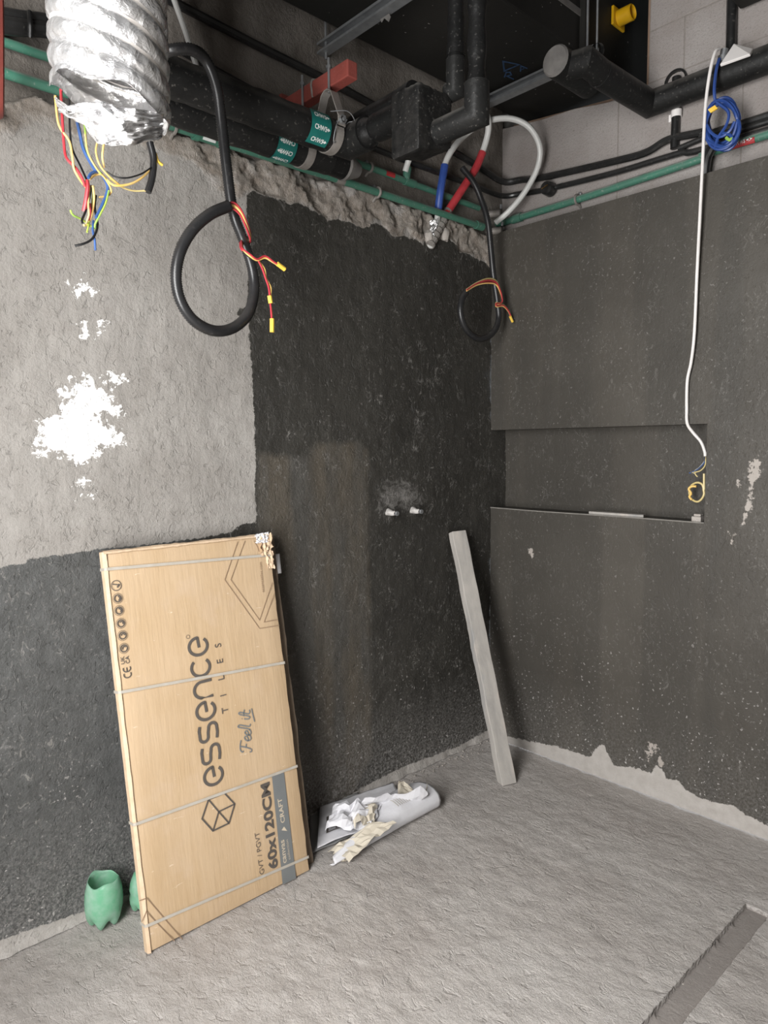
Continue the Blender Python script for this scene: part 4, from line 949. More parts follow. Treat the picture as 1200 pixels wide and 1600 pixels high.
# ---- black corrugated conduits with wire tails
def corr(r): return lambda s, i: r*(1.0 if i % 2 else .85)
def conduit1():
    yv = -.385
    pts = [P(a, b, 'y', yv+o) for a, b, o in ((232, 108, .045), (250, 88, .02), (270, 78, -.02), (300, 78, -.04), (322, 95, -.03), (338, 135, -.02), (346, 190, 0), (354, 260, 0), (364, 330, 0), (380, 375, .01), (394, 420, .02), (397, 455, .015), (388, 490, 0), (365, 512, -.01), (335, 517, -.02), (304, 502, -.025), (283, 472, -.03), (275, 435, -.035), (281, 395, -.04), (300, 360, -.045), (328, 335, -.05), (357, 322, -.05))]
    t = thing('corrugated_conduit', tuple(pts[13]), 'thick black corrugated conduit looped in front of the grey wall', 'conduit', 'looped conduits')
    obj('hose', tube(pts, .0165, 14, .0034, rf=corr(.0165)), M['conduit'], t, smooth=True, flat=0)
    y2 = yv-.055
    def wr(m_, pts, r, off=0): obj('wire', tube([P(a, b, 'y', y2+off+o) for a, b, o in pts], r, 7, .006), M[m_], t, smooth=True)
    for k, (m_, dx, dy) in enumerate((('wire_red', 0, -4), ('wire_yellow', 0, .5), ('wire_red', 0, 6), ('wire_yellow', 0, 3), ('wire_red', 1, -2))):
        wr(m_, [(354, 320+dy*.6, .005), (366, 321+dy, 0), (376, 331+dy, 0), (384, 348+dy, .005), (391, 368+dy, .03), (390, 380, .07)], .0030, .002*k)
    for k, (m_, dx, dy) in enumerate((('wire_red', 0, 0), ('wire_yellow', 1, 3), ('wire_black', 0, 5), ('wire_red', -2, 2))):
        wr(m_, [(377+dx, 376+dy, .06), (379+dx, 388+dy*.6, .01), (390, 397+dy, -.002), (402, 405+dy*.6, 0), (414, 400+dy, 0), (426, 408+dy*.5, 0), (435, 414+dy*.3, 0)], .0029, .003*k)
    for k, (m_, dx) in enumerate((('wire_red', 0), ('wire_yellow', 3), ('wire_black', -1.5))):
        wr(m_, [(404, 408, .0), (410+dx, 420, 0), (415+dx*.3, 435, 0), (420+dx, 450, 0), (422, 470, 0), (424+dx*.3, 490, 0), (425, 512, 0)], .0029, .003*k)
    for a, b in (((433, 412), (445, 421)), ((421, 462), (423, 474)), ((425, 498), (425, 519))):
        obj('wire_tape', tube([P(*a, 'y', y2), P(*b, 'y', y2)], .0068, 8, .008), M['tape_yellow'], t, smooth=True, label='yellow tape end')
conduit1()
def conduit2():
    yv = -.13
    pts = [P(a, b, 'y', v) for a, b, v in ((722, 262, -.05), (740, 285, -.09), (752, 312, -.11), (762, 345, -.13), (767, 390, yv), (771, 430, yv), (777, 470, yv), (779, 500, yv), (768, 522, yv), (748, 529, yv), (729, 515, yv), (720, 492, yv), (721, 470, yv), (729, 455, yv))]
    t = thing('corrugated_conduit', tuple(pts[9]), 'thin black conduit looped in the corner between the dark walls', 'conduit', 'looped conduits')
    obj('hose', tube(pts, .0150, 12, .0045, rf=corr(.0150)), M['conduit'], t, smooth=True, flat=0)
    y2 = yv-.02
    for k, (m_, dy) in enumerate((('wire_red', 0), ('wire_yellow', 5), ('wire_tan', -3), ('wire_red', 3), ('wire_yellow', -1))):
        obj('wire', tube([P(a, b+dy*f, 'y', y2+.004*k) for a, b, f in ((729, 453, .3), (745, 443, .5), (762, 438, .9), (775, 441, .8), (782, 455, .5), (785, 470, .0), (781, 474, .2), (775, 474, .4), (776, 478, .3), (786, 477, .3), (794, 485, .2), (799, 496, 0))], .0032, 6, .008), M[m_], t, smooth=True)
    obj('wire_tape', tube([P(797, 494, 'y', y2), P(801, 503, 'y', y2)], .0062, 8, .006), M['tape_yellow'], t, smooth=True, label='yellow tape end')
conduit2()

# ---- white cord, gland, cover plate and blue cable coil on the right wall
def right_bits():
    g = P(1125, 84, 'x', .02)
    t = thing('hanging_cord', tuple(P(1102, 712, 'x', .03)), 'long white electrical cord hanging down into the niche', 'cord')
    pts = [P(a, b, 'x', v) for a, b, v in ((1124, 76, .0), (1117, 82, -.03), (1109, 115, -.05), (1102, 170, -.05), (1098, 250, -.05), (1093, 350, -.04), (1089, 430, -.03), (1085, 520, -.025), (1080, 565, -.02), (1074, 595, -.015), (1073, 640, -.012), (1074, 662, -.01), (1083, 676, .01), (1095, 690, .02), (1101, 705, .025), (1102, 713, .025))]
    obj('cord', tube(pts, .0060, 12, .012), M['white_pl'], t, smooth=True)
    for m_, q in (('wire_grey', [(1102, 711), (1101, 720), (1093, 730), (1085, 736), (1084, 740)]), ('wire_blue', [(1102, 712), (1100, 723), (1090, 733), (1081, 738), (1077, 739)]), ('wire_tan', [(1102, 711), (1102, 726), (1095, 735), (1085, 738), (1080, 738)]), ('wire_tan', [(1085, 737), (1087, 742), (1090, 745)])):
        obj('bare_wire', tube([P(a, b, 'x', .03) for a, b in q], .0024, 6, .006), M[m_], t, smooth=True)
    k = thing('cable_gland', tuple(g), 'grey metal cable gland where the white cord starts', 'cable gland')
    obj('body', lathe([(.001, -.03), (.014, -.03), (.016, -.01), (.020, -.01), (.020, .006), (.014, .008), (.014, .03), (.001, .034)], g+np.array([.02, -.004, -.01]), (0, -.15, 1), 14), M['galv'], k, smooth=True)
    obj('lock_nut', lathe([(.022, -.006), (.022, .006), (.016, .006)], g+np.array([.02, -.006, -.035]), (0, -.15, 1), 6), M['galv'], k)
    # white cover plate lying on the black pipe
    a, b, c, d = P(1126, 105, 'x', -.01), P(1148, 72, 'x', .035), P(1178, 80, 'x', .035), P(1173, 88, 'x', -.01)
    v = [a, b, c, d]; nn = np.array([-.2, 0, .012]); nn = np.cross(b-a, d-a); nn /= np.linalg.norm(nn); nn *= .012*(1 if nn[2] > 0 else -1)
    vv = [q for q in v]+[q+nn for q in v]
    obj('cover_plate', (vv, [(0, 1, 2, 3), (7, 6, 5, 4)]+[(i, 4+i, 4+(i+1) % 4, (i+1) % 4) for i in range(4)]), M['white_pl'], label='white square cover plate propped on the black pipe', cat='cover plate', bevel=.003)
    # coil
    t = thing('cable_coil', tuple(P(1130, 232, 'x', 0)), 'coiled blue network cable hung above the green pipe', 'cable coil')
    rnd = random.Random(3); cpx, cpy = 1129, 194
    path = []
    T_ = 9
    for i in range(T_*22):
        a = 2*math.pi*i/22; n_ = i//22
        rx = 25*(1+.10*math.sin(n_*2.3)); ry = 36*(1+.09*math.sin(n_*1.7+1)); ox = 2.5*math.sin(n_*3.1); oy = 3*math.sin(n_*2.2)
        path.append(P(cpx+ox+rx*math.cos(a+.2*math.sin(n_)), cpy+oy+ry*math.sin(a), 'x', -.02+.022*math.sin(n_*1.3+a*.4)))
    obj('loops', tube(path, .0056, 6, .014), M['bluecable'], t, smooth=True)
    for q in ([(1117, 232), (1122, 215), (1135, 195), (1138, 175), (1120, 160)], [(1104, 195), (1112, 208), (1125, 214), (1140, 205), (1148, 190)], [(1108, 222), (1128, 230), (1144, 222), (1142, 212), (1130, 208)]):
        obj('stray_loop', tube([P(a, b, 'x', -.045) for a, b in q], .0056, 6, .01), M['bluecable'], t, smooth=True)
    obj('lead', tube([P(a, b, 'x', v_) for a, b, v_ in ((1124, 92, .0), (1120, 105, -.02), (1117, 125, -.03), (1116, 145, -.03), (1119, 160, -.02), (1128, 158, -.02))], .006, 6, .01), M['bluecable'], t, smooth=True)
    obj('tag', obox(P(1107, 172, 'x', -.05), P(1118, 165, 'x', -.05)-P(1107, 172, 'x', -.05), P(1111, 177, 'x', -.05)-P(1107, 172, 'x', -.05), (-.006, 0, 0)), M['tape_yellow'], t, label='yellow tape tag')
    obj('cable_tie', tube([P(1135, 215, 'x', -.045), P(1140, 219, 'x', -.05), P(1144, 216, 'x', -.045)], .006, 6, .01), M['wire_green'], t, smooth=True, label='greenish tie')
    # niche things
    t = thing('wire_loop', tuple(P(1088, 783, 'x', .06)), 'knotted yellow wire ring sticking out inside the niche', 'wire')
    xv = .055
    obj('ring', tube([P(a, b, 'x', xv) for a, b in ((1100, 740), (1100, 757), (1100, 766), (1097, 757), (1089, 754), (1080, 759), (1077, 769), (1080, 779), (1089, 784), (1096, 780), (1100, 772), (1099, 764))], .0042, 7, .006), M['wire_tan'], t, smooth=True)
    obj('knot', tube([P(a, b, 'x', xv-.008) for a, b in ((1088, 760), (1081, 760), (1076, 764), (1080, 771), (1077, 776), (1081, 781))], .0045, 7, .006), M['wire_yellow'], t, smooth=True)
    a, b = P(919, 799, 'z', NZ0+.004), P(1004, 804, 'z', NZ0+.004)
    a = np.array([.012, P(919, 799, 'x', .012)[1], NZ0]); L = abs(P(1004, 803, 'x', .012)[1]-a[1])
    obj('tile_offcut', prism([(0, 0), (.04, -.004), (L-.02, -.002), (L, .004), (L-.01, .045), (.02, .05)], lambda q, s: (a[0]+s+.004, a[1]-q, a[2]+.0005), (0, 0, .013)), M['plank'], label='flat grey offcut lying on the niche shelf', cat='offcut', bevel=.002)
    c = P(1091, 806, 'x', .03); 
    obj('mortar_block', join(box(.012, .05, c[1]-.018, c[1]+.020, NZ0, NZ0+.022), box(.018, .045, c[1]-.014, c[1]+.014, NZ0+.022, NZ0+.032)), M['mortar_pale'], label='small broken mortar block at the niche right corner', cat='mortar', bevel=.003)
right_bits()

# ================================================================== THINGS ON THE FLOOR
# ---- the two tile cartons leaning on the left wall
AL = math.radians(10.0)
UV, VV, NN = np.array([1, 0, 0.]), np.array([0, math.sin(AL), math.cos(AL)]), np.array([0, -math.cos(AL), math.sin(AL)])
B0 = np.array([-2.003, -.302, .0015])
CW, CL, CT = .606, 1.222, .034
def cpt(u, v, w_=0.0): return B0+UV*u+VV*v+NN*w_
def C2(px, py):
    d = ray(px, py); t = np.dot(B0-CAM, NN)/np.dot(d, NN); q = CAM+d*t-B0; return np.dot(q, UV), np.dot(q, VV)
def slab(u0, u1, v0, v1, w0, w1, nu, nv, amp, seed):
    """carton shell: softened, slightly bulging and dented box"""
    us = np.linspace(0, 1, nu+1); vs2 = np.linspace(0, 1, nv+1); nw = 3; V = []; Fc = []; idx = {}
    def vid(i, j, k):
        if (i, j, k) in idx: return idx[i, j, k]
        a, b, c = i/nu, j/nv, k/nw
        u, v, w_ = u0+(u1-u0)*a, v0+(v1-v0)*b, w0+(w1-w0)*c
        eu = (i in (0, nu)); ev = (j in (0, nv)); ew = (k in (0, nw))
        if ew and (eu or ev): w_ += (.004 if k == 0 else -.004)
        if ew and eu: u += .003*(1 if i == 0 else -1)
        if ew and ev: v += .003*(1 if j == 0 else -1)
        if eu: u += amp*float(fbm(v*9, seed+i, 1, 3, seed))*1.6
        if ev and j: v += amp*float(fbm(u*14, seed, 1, 3, seed+2))*1.3
        if k == nw and not (eu or ev): w_ += amp*.5*float(fbm(u*4, v*4, 1, 2, seed+4))
        V.append(cpt(u, v, w_)); idx[i, j, k] = len(V)-1; return idx[i, j, k]
    for i in range(nu):
        for j in range(nv):
            Fc.append((vid(i, j, nw), vid(i+1, j, nw), vid(i+1, j+1, nw), vid(i, j+1, nw))); Fc.append((vid(i, j, 0), vid(i, j+1, 0), vid(i+1, j+1, 0), vid(i+1, j, 0)))
    for j in range(nv):
        for k in range(nw):
            Fc.append((vid(0, j, k), vid(0, j, k+1), vid(0, j+1, k+1), vid(0, j+1, k))); Fc.append((vid(nu, j, k), vid(nu, j+1, k), vid(nu, j+1, k+1), vid(nu, j, k+1)))
    for i in range(nu):
        for k in range(nw):
            Fc.append((vid(i, 0, k), vid(i+1, 0, k), vid(i+1, 0, k+1), vid(i, 0, k+1))); Fc.append((vid(i, nv, k), vid(i, nv, k+1), vid(i+1, nv, k+1), vid(i+1, nv, k)))
    return V, Fc
def cartons():
    t = thing('tile_carton', tuple(cpt(CW/2, 0)), 'large tan printed tile carton leaning on the left wall, in front', 'carton')
    obj('box', slab(0, CW, 0, CL, -CT, 0, 20, 40, .002, 3), M['card'], t, smooth=True, flat=50)
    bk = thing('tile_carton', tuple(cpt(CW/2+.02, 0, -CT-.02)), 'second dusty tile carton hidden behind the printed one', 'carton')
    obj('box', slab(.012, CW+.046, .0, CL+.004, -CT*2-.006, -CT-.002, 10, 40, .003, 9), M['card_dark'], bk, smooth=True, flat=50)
    obj('foam_pad', slab(CW+.030, CW+.066, CL-.15, CL-.075, -CT-.030, -CT-.008, 3, 6, .004, 12), M['foam'], bk, smooth=True, flat=50, label='white foam edge protector')
    E_ = .0028
    f3 = lambda u, v: cpt(u, v, E_)
    # straps: front band and the wrap over the left edge
    for (a, b) in (((162, 890), (424, 867)), ((174, 1085), (441, 1036)), ((205, 1290), (463, 1197)), ((217, 1452), (478, 1340))):
        (u0, v0), (u1, v1) = C2(*a), C2(*b); v1 = v0+(v1-v0)*(CW/(u1-u0)) if False else v1; hw = .0046
        s = [cpt(-.0035, v0-hw, -CT), cpt(-.0035, v0+hw, -CT), cpt(-.0035, v0+hw, .001), cpt(-.0035, v0-hw, .001), cpt(.004, v0-hw, .0042), cpt(.004, v0+hw, .0042), cpt(CW/2, (v0+v1)/2-hw, .0045), cpt(CW/2, (v0+v1)/2+hw, .0045), cpt(CW-.002, v1-hw, .0036), cpt(CW-.002, v1+hw, .0036), cpt(CW+.003, v1-hw, -.004), cpt(CW+.003, v1+hw, -.004)]
        obj('strap', (s, [(0, 1, 2, 3), (3, 2, 5, 4), (4, 5, 7, 6), (6, 7, 9, 8), (8, 9, 11, 10)]), M['strap'], t)
    # ---- print; text runs up the box: along +v, its top towards -u
    def pr(name, vf, m_, label=None, parent=None): return obj(name, vf, M[m_], parent or t, label=label)
    # wordmark letters
    pa, pb_ = C2(346, 1226), C2(324, 991)            # baseline start / end (right-hand side of the letters)
    ul = C2(319, 1208)[0]; xh = C2(347, 1207)[0]-C2(318, 1209)[0]
    base = (pa[0]+pb_[0])/2; L = pb_[1]-pa[1]; adv = L/7.0; lw = adv*.80; st = .0098
    def letter(strokes, k): 
        return join(*[ribbon([(base-y*xh, pa[1]+adv*k+x*lw+.01) for x, y in s], st, f3) for s in strokes])
    e_ = [[(.42, .46), (.7, .48), (.985, .50)]+arc(.5, .5, .5, .5, 2, 318, 34)]
    s_ = [[(.94, .93), (.70, .99), (.30, .98)]+arc(.27, .76, .24, .225, 100, 262, 12)+[(.5, .52), (.72, .47)]+arc(.74, .245, .24, .225, 82, -90, 12)+[(.4, .01), (.06, .07)]]
    n_ = [[(.02, .0), (.02, .6)]+arc(.48, .55, .46, .44, 178, 2, 18)+[(.94, .0)]]; c_ = [arc(.52, .5, .5, .5, 42, 318, 30)]
    for k, s in enumerate((e_, s_, s_, e_, n_, c_, e_)): pr('wordmark_letter', letter(s, k), 'ink')
    rc = C2(293, 995); pr('registered_mark', join(ribbon([(rc[0]+.006*math.cos(a), rc[1]+.006*math.sin(a)) for a in np.linspace(0, 6.28, 14)], .0012, f3)), 'ink')
    def text(body, px, size, bold=0, sp=1.0, sx=1.0, m_='ink', name='lettering', align='LEFT', label=None, lift=0, f=None):
        u, v = C2(*px); return pr(name, lettering(body, size, f or (lambda a, b: cpt(u-b, v+a, E_+lift)), bold, sp, align, sx), m_, label)
    for ch, px in zip('TILES', ((355, 1110), (352, 1084), (349, 1059), (347, 1033), (344, 1008))): text(ch, (px[0]+1, px[1]+3), .034, 0, 1, 1, 'ink')
    def fit(body, p0, p1, size, bold, m_, label=None, lift=0):
        (ua, va), (ub, vb) = C2(*p0), C2(*p1)
        V, Fc = lettering(body, size, lambda a, b: (a, b, 0), bold); V = np.array(V); x0, x1 = V[:, 0].min(), V[:, 0].max(); k = (vb-va)/(x1-x0)
        V = [cpt(ua+(ub-ua)*(q[0]-x0)/(x1-x0)-q[1], va+(q[0]-x0)*k, E_+lift) for q in V]
        pr('lettering', (V, Fc), m_, label)
    fit('GVT / PGVT', (412.3, 1364), (404, 1299), .026, -.0002, 'ink', 'thin grey lettering')
    fit('60x120CM', (433.2, 1354), (419.5, 1221), .049, .0015, 'ink', 'bold size lettering')
    # grey band with pale words
    q = [C2(*p) for p in ((424, 1211), (443, 1207), (462, 1372), (441, 1382))]
    pr('printed_band', ([cpt(*p, E_) for p in q], [(0, 1, 2, 3)]), 'ink_grey', 'blue-grey printed band')
    fit('canvas', (447, 1347), (443, 1311), .027, .0004, 'ink_pale', lift=.0006); fit('CRAFT', (444.5, 1284), (439, 1246), .024, .0005, 'ink_pale', lift=.0006)
    fit('collection', (453, 1342), (449, 1311), .013, 0, 'ink_pale', lift=.0006)
    q = [C2(*p) for p in ((439, 1297), (448, 1298), (443, 1291))]; pr('arrow_mark', ([cpt(*p, E_+.0006) for p in q], [(0, 1, 2)]), 'ink_pale')
    # cube emblem
    hx = [C2(*p) for p in ((325, 1249), (350, 1239), (366, 1256), (357, 1286), (332, 1298), (315, 1279))]; ctr = C2(341, 1268)
    em = [ribbon(hx, .0052, f3, True)]+[ribbon([ctr, hx[i]], .0048, f3) for i in (0, 2, 3, 4)]
    pr('cube_emblem', join(*em), 'ink', 'hexagonal cube emblem')
    # script slogan
    def script(strokes): return join(*[ribbon([C2(300+x*120/835, 1090+y*230/1600) for x, y in s], .0042, f3) for s in strokes])
    import itertools
    sm = lambda p: [tuple(q[:2]) for q in smoothpts([(a, b, 0) for a, b in p], 6)]
    se = lambda bx_, by_, k: sm([(bx_-y*k, by_-x*k) for x, y in ((.0, .42), (.4, .46), (.78, .66), (.66, .97), (.36, .95), (.10, .6), (.16, .2), (.45, .0), (.85, .12), (1.0, .35))])
    pr('slogan', script([sm([(528, 462), (518, 520), (522, 570), (545, 592), (555, 575)]), sm([(520, 530), (560, 535), (600, 545), (640, 560), (640, 585), (622, 588)]), sm([(585, 500), (582, 535)]),
        se(636, 474, 70), se(636, 412, 66),
        sm([(630, 350), (600, 338), (550, 330), (500, 322), (497, 308), (515, 298), (560, 305), (610, 312), (628, 300), (626, 285)]),
        sm([(560, 230), (600, 232), (620, 222), (622, 205)]), sm([(535, 228), (541, 228)]), sm([(622, 205), (580, 195), (520, 185), (502, 172), (515, 160), (560, 168), (605, 176), (622, 160), (618, 130)]), sm([(560, 200), (556, 165), (565, 130)]),
        sm([(642, 118), (652, 170), (675, 262)])]), 'ink_grey', 'script slogan')
    # certification marks and icons
    for i, px in enumerate(((181, 915), (183.5, 935), (185.5, 954), (188.5, 974), (191, 993), (193, 1013))):
        c = C2(*px); R0 = .0155
        cir = lambda r, w_: ribbon([(c[0]+r*math.cos(a), c[1]+r*math.sin(a)) for a in np.linspace(0, 2*math.pi, 26)], w_, f3)
        if i == 0: g = join(cir(R0, .0022), ribbon([(c[0]-.012, c[1]+.006), (c[0]+.008, c[1]+.001)], .003, f3), ribbon([(c[0]+.002, c[1]-.006), (c[0]+.008, c[1]-.001), (c[0]+.010, c[1]+.004)], .005, f3))
        else: g = join(cir(R0, .0011), cir(R0*.68, .0034), ribbon(arc(c[0]+.001, c[1], .005, .006, -120+i*30, 60+i*30, 8), .0035, f3))
        pr('printed_icon', g, 'ink')
    c = C2(198.5, 1054)
    def mark(strokes, wd): return join(*[ribbon([(c[0]-y, c[1]+x) for x, y in s], wd, f3) for s in strokes])
    pr('ce_mark', mark([arc(.0, 0, .0095, .0115, 60, 300, 16), arc(.018, 0, .0095, .0115, 60, 300, 16), [(.010, 0), (.022, 0)]], .0032), 'ink')
    fit('UK', (194.5, 1037), (193, 1025), .017, .0002, 'ink'); fit('CA', (202, 1036), (200.5, 1024.5), .017, .0002, 'ink')
    fit('essencetiles.com', (412.5, 925), (408, 878), .016, 0, 'ink_line')
    # outline hexagons
    for pts in ([(371, 846), (350.5, 906), (405, 982), (436, 977)], [(382, 845), (360, 906), (405, 969), (425, 910)], [(429, 925), (412, 972), (433, 968)], [(396, 845), (402, 855), (404, 862)]):
        pr('printed_outline', ribbon([C2(*p) for p in pts], .0022, f3), 'ink_line')
    for pts in ([(217, 1407), (229, 1403), (284, 1467)], [(221, 1440), (228, 1424), (272, 1470)]): pr('printed_outline', ribbon([C2(*p) for p in pts], .0028, f3), 'ink_line')
    # torn top right corner
    V, Fc = crumple(cpt(CW-.022, CL-.035, .006), UV, VV, .05, .075, .010, 6, 14); obj('torn_flap', (V, Fc), M['card_edge'], t, smooth=True, label='torn pale cardboard at the corner')
    V, Fc = crumple(cpt(CW-.035, CL-.012, .008), UV, VV, .055, .035, .008, 8, 12); obj('torn_liner', (V, Fc), M['foam'], t, smooth=True, label='white torn paper liner')
    V, Fc = crumple(cpt(CW-.012, CL-.095, .004), UV, VV, .03, .06, .006, 15, 10); obj('torn_flap', (V, Fc), M['card_edge'], t, smooth=True)
    # worn bright edge along the left side and the top
    V = []; n = 60
    for i in range(n+1):
        v = CL*i/n; o = .0012*float(fbm(v*8, 3, 1, 3, 2))+.0004
        V += [cpt(-.0024-o*.6, v, -.026), cpt(-.0026-o*.5, v, -.004), cpt(.002+o, v, .0008), cpt(.006+o*2, v, .0021)]
    obj('worn_edge', (V, [(4*i+j, 4*i+j+1, 4*i+5+j, 4*i+4+j) for i in range(n) for j in range(3)]), M['card_edge'], t, smooth=True, label='pale worn edge')
    V = []; n = 40
    for i in range(n+1):
        u = CW*i/n; o = .002*float(fbm(u*16, 3, 1, 3, 6))+.002*random.random()
        V += [cpt(u, CL+.003+o*.5, -.030), cpt(u, CL+.003+o, -.006), cpt(u, CL-.001, .002), cpt(u, CL-.006-o, .0026)]
    obj('worn_edge', (V, [(4*i+j, 4*i+4+j, 4*i+5+j, 4*i+j+1) for i in range(n) for j in range(3)]), M['card_edge'], t, smooth=True)
cartons()

# ---- cut bottle bottoms
def bottles():
    def petal(prof, c, ax, lab, squash=1.0, cut=True):
        n = 60
        def mod(r, h, q, i):
            k = max(0, 1-h/.045)
            lobes = .5+.5*math.cos(5*q)
            rr = r*(1-.16*k*(1-lobes)); hh = h+(.022*(1-lobes)*k if h < .045 else 0)
            if cut and i == len(prof)-1: hh += .006*math.sin(q*2+1)+.003*math.sin(q*5)
            return rr, hh
        t = thing('bottle_base', tuple(c), lab, 'bottle', 'cut green bottle bottoms')
        V, Fc = lathe(prof, c, ax, n, mod)
        Vi = [np.array(c)+(np.array(q)-np.array(c))*np.array([.985, .985, 1]) for q in V]
        o = obj('shell', (V, Fc), M['bottle'], t, smooth=True, flat=60)
        sm_ = o.modifiers.new('thickness', 'SOLIDIFY'); sm_.thickness = .0012
        return t
    c = P(164, 1457, 'z', 0); c = P(163, 1443, 'z', 0)
    prof = [(.001, .018), (.018, .014), (.030, .003), (.038, .0), (.046, .008), (.054, .03), (.058, .06), (.0585, .085), (.056, .115), (.050, .140), (.047, .151)]
    petal(prof, (c[0], c[1], .003), (0.02, -.02, 1), 'cut green plastic bottle bottom standing at the wall, in full view')
    c2 = P(214, 1425, 'z', 0)
    petal([(.001, .018), (.018, .014), (.030, .003), (.038, .0), (.046, .008), (.053, .03), (.054, .05), (.050, .062), (.054, .075), (.050, .10), (.04, .125), (.02, .14)], (c2[0]+.03, c2[1]-.01, .003), (.03, .02, 1), 'crumpled green bottle half hidden behind the carton', cut=False)
bottles()

# ---- plank leaning in the corner
def plank():
    b0, b1 = P(783, 1229, 'z', 0), P(808, 1223, 'z', 0); t0 = P(706, 836, 'y', -.045); t1 = P(729, 832, 'y', -.045)
    a = (b1-b0); a[2] = 0; wd = np.linalg.norm(a); a /= wd; wd = .076
    mb, mt = (b0+b1)/2, (t0+t1)/2; L = np.linalg.norm(mt-mb); d = (mt-mb)/L
    a = a-d*np.dot(a, d); a /= np.linalg.norm(a); n_ = np.cross(a, d); 
    if np.dot(n_, CAM-mb) < 0: n_ = -n_
    o = mb-a*wd/2-n_*.04; o[2] = max(o[2], 0)+.001
    n = 40; V = []; Fc = []
    for i in range(n+1):
        f = i/n; w0 = -.0015*math.sin(i*.7)-.002*random.random()*(random.random() < .3)
        for (x, y) in ((0, 0), (wd, 0), (wd, .040), (0, .040)):
            q = o+a*(x+(w0 if x == 0 else .001*math.sin(i*.9)))+n_*y+d*(L*f)
            if i == 0: q = q-d*(q[2]-.002)/d[2]
            V.append(q)
        if i: Fc += [((i-1)*4+j, (i-1)*4+(j+1) % 4, i*4+(j+1) % 4, i*4+j) for j in range(4)]
    Fc += [(3, 2, 1, 0), (n*4, n*4+1, n*4+2, n*4+3)]
    ob = obj('timber_plank', (V, Fc), M['plank'], label='dusty grey timber plank leaning upright in the corner', cat='plank', bevel=.003)
plank()

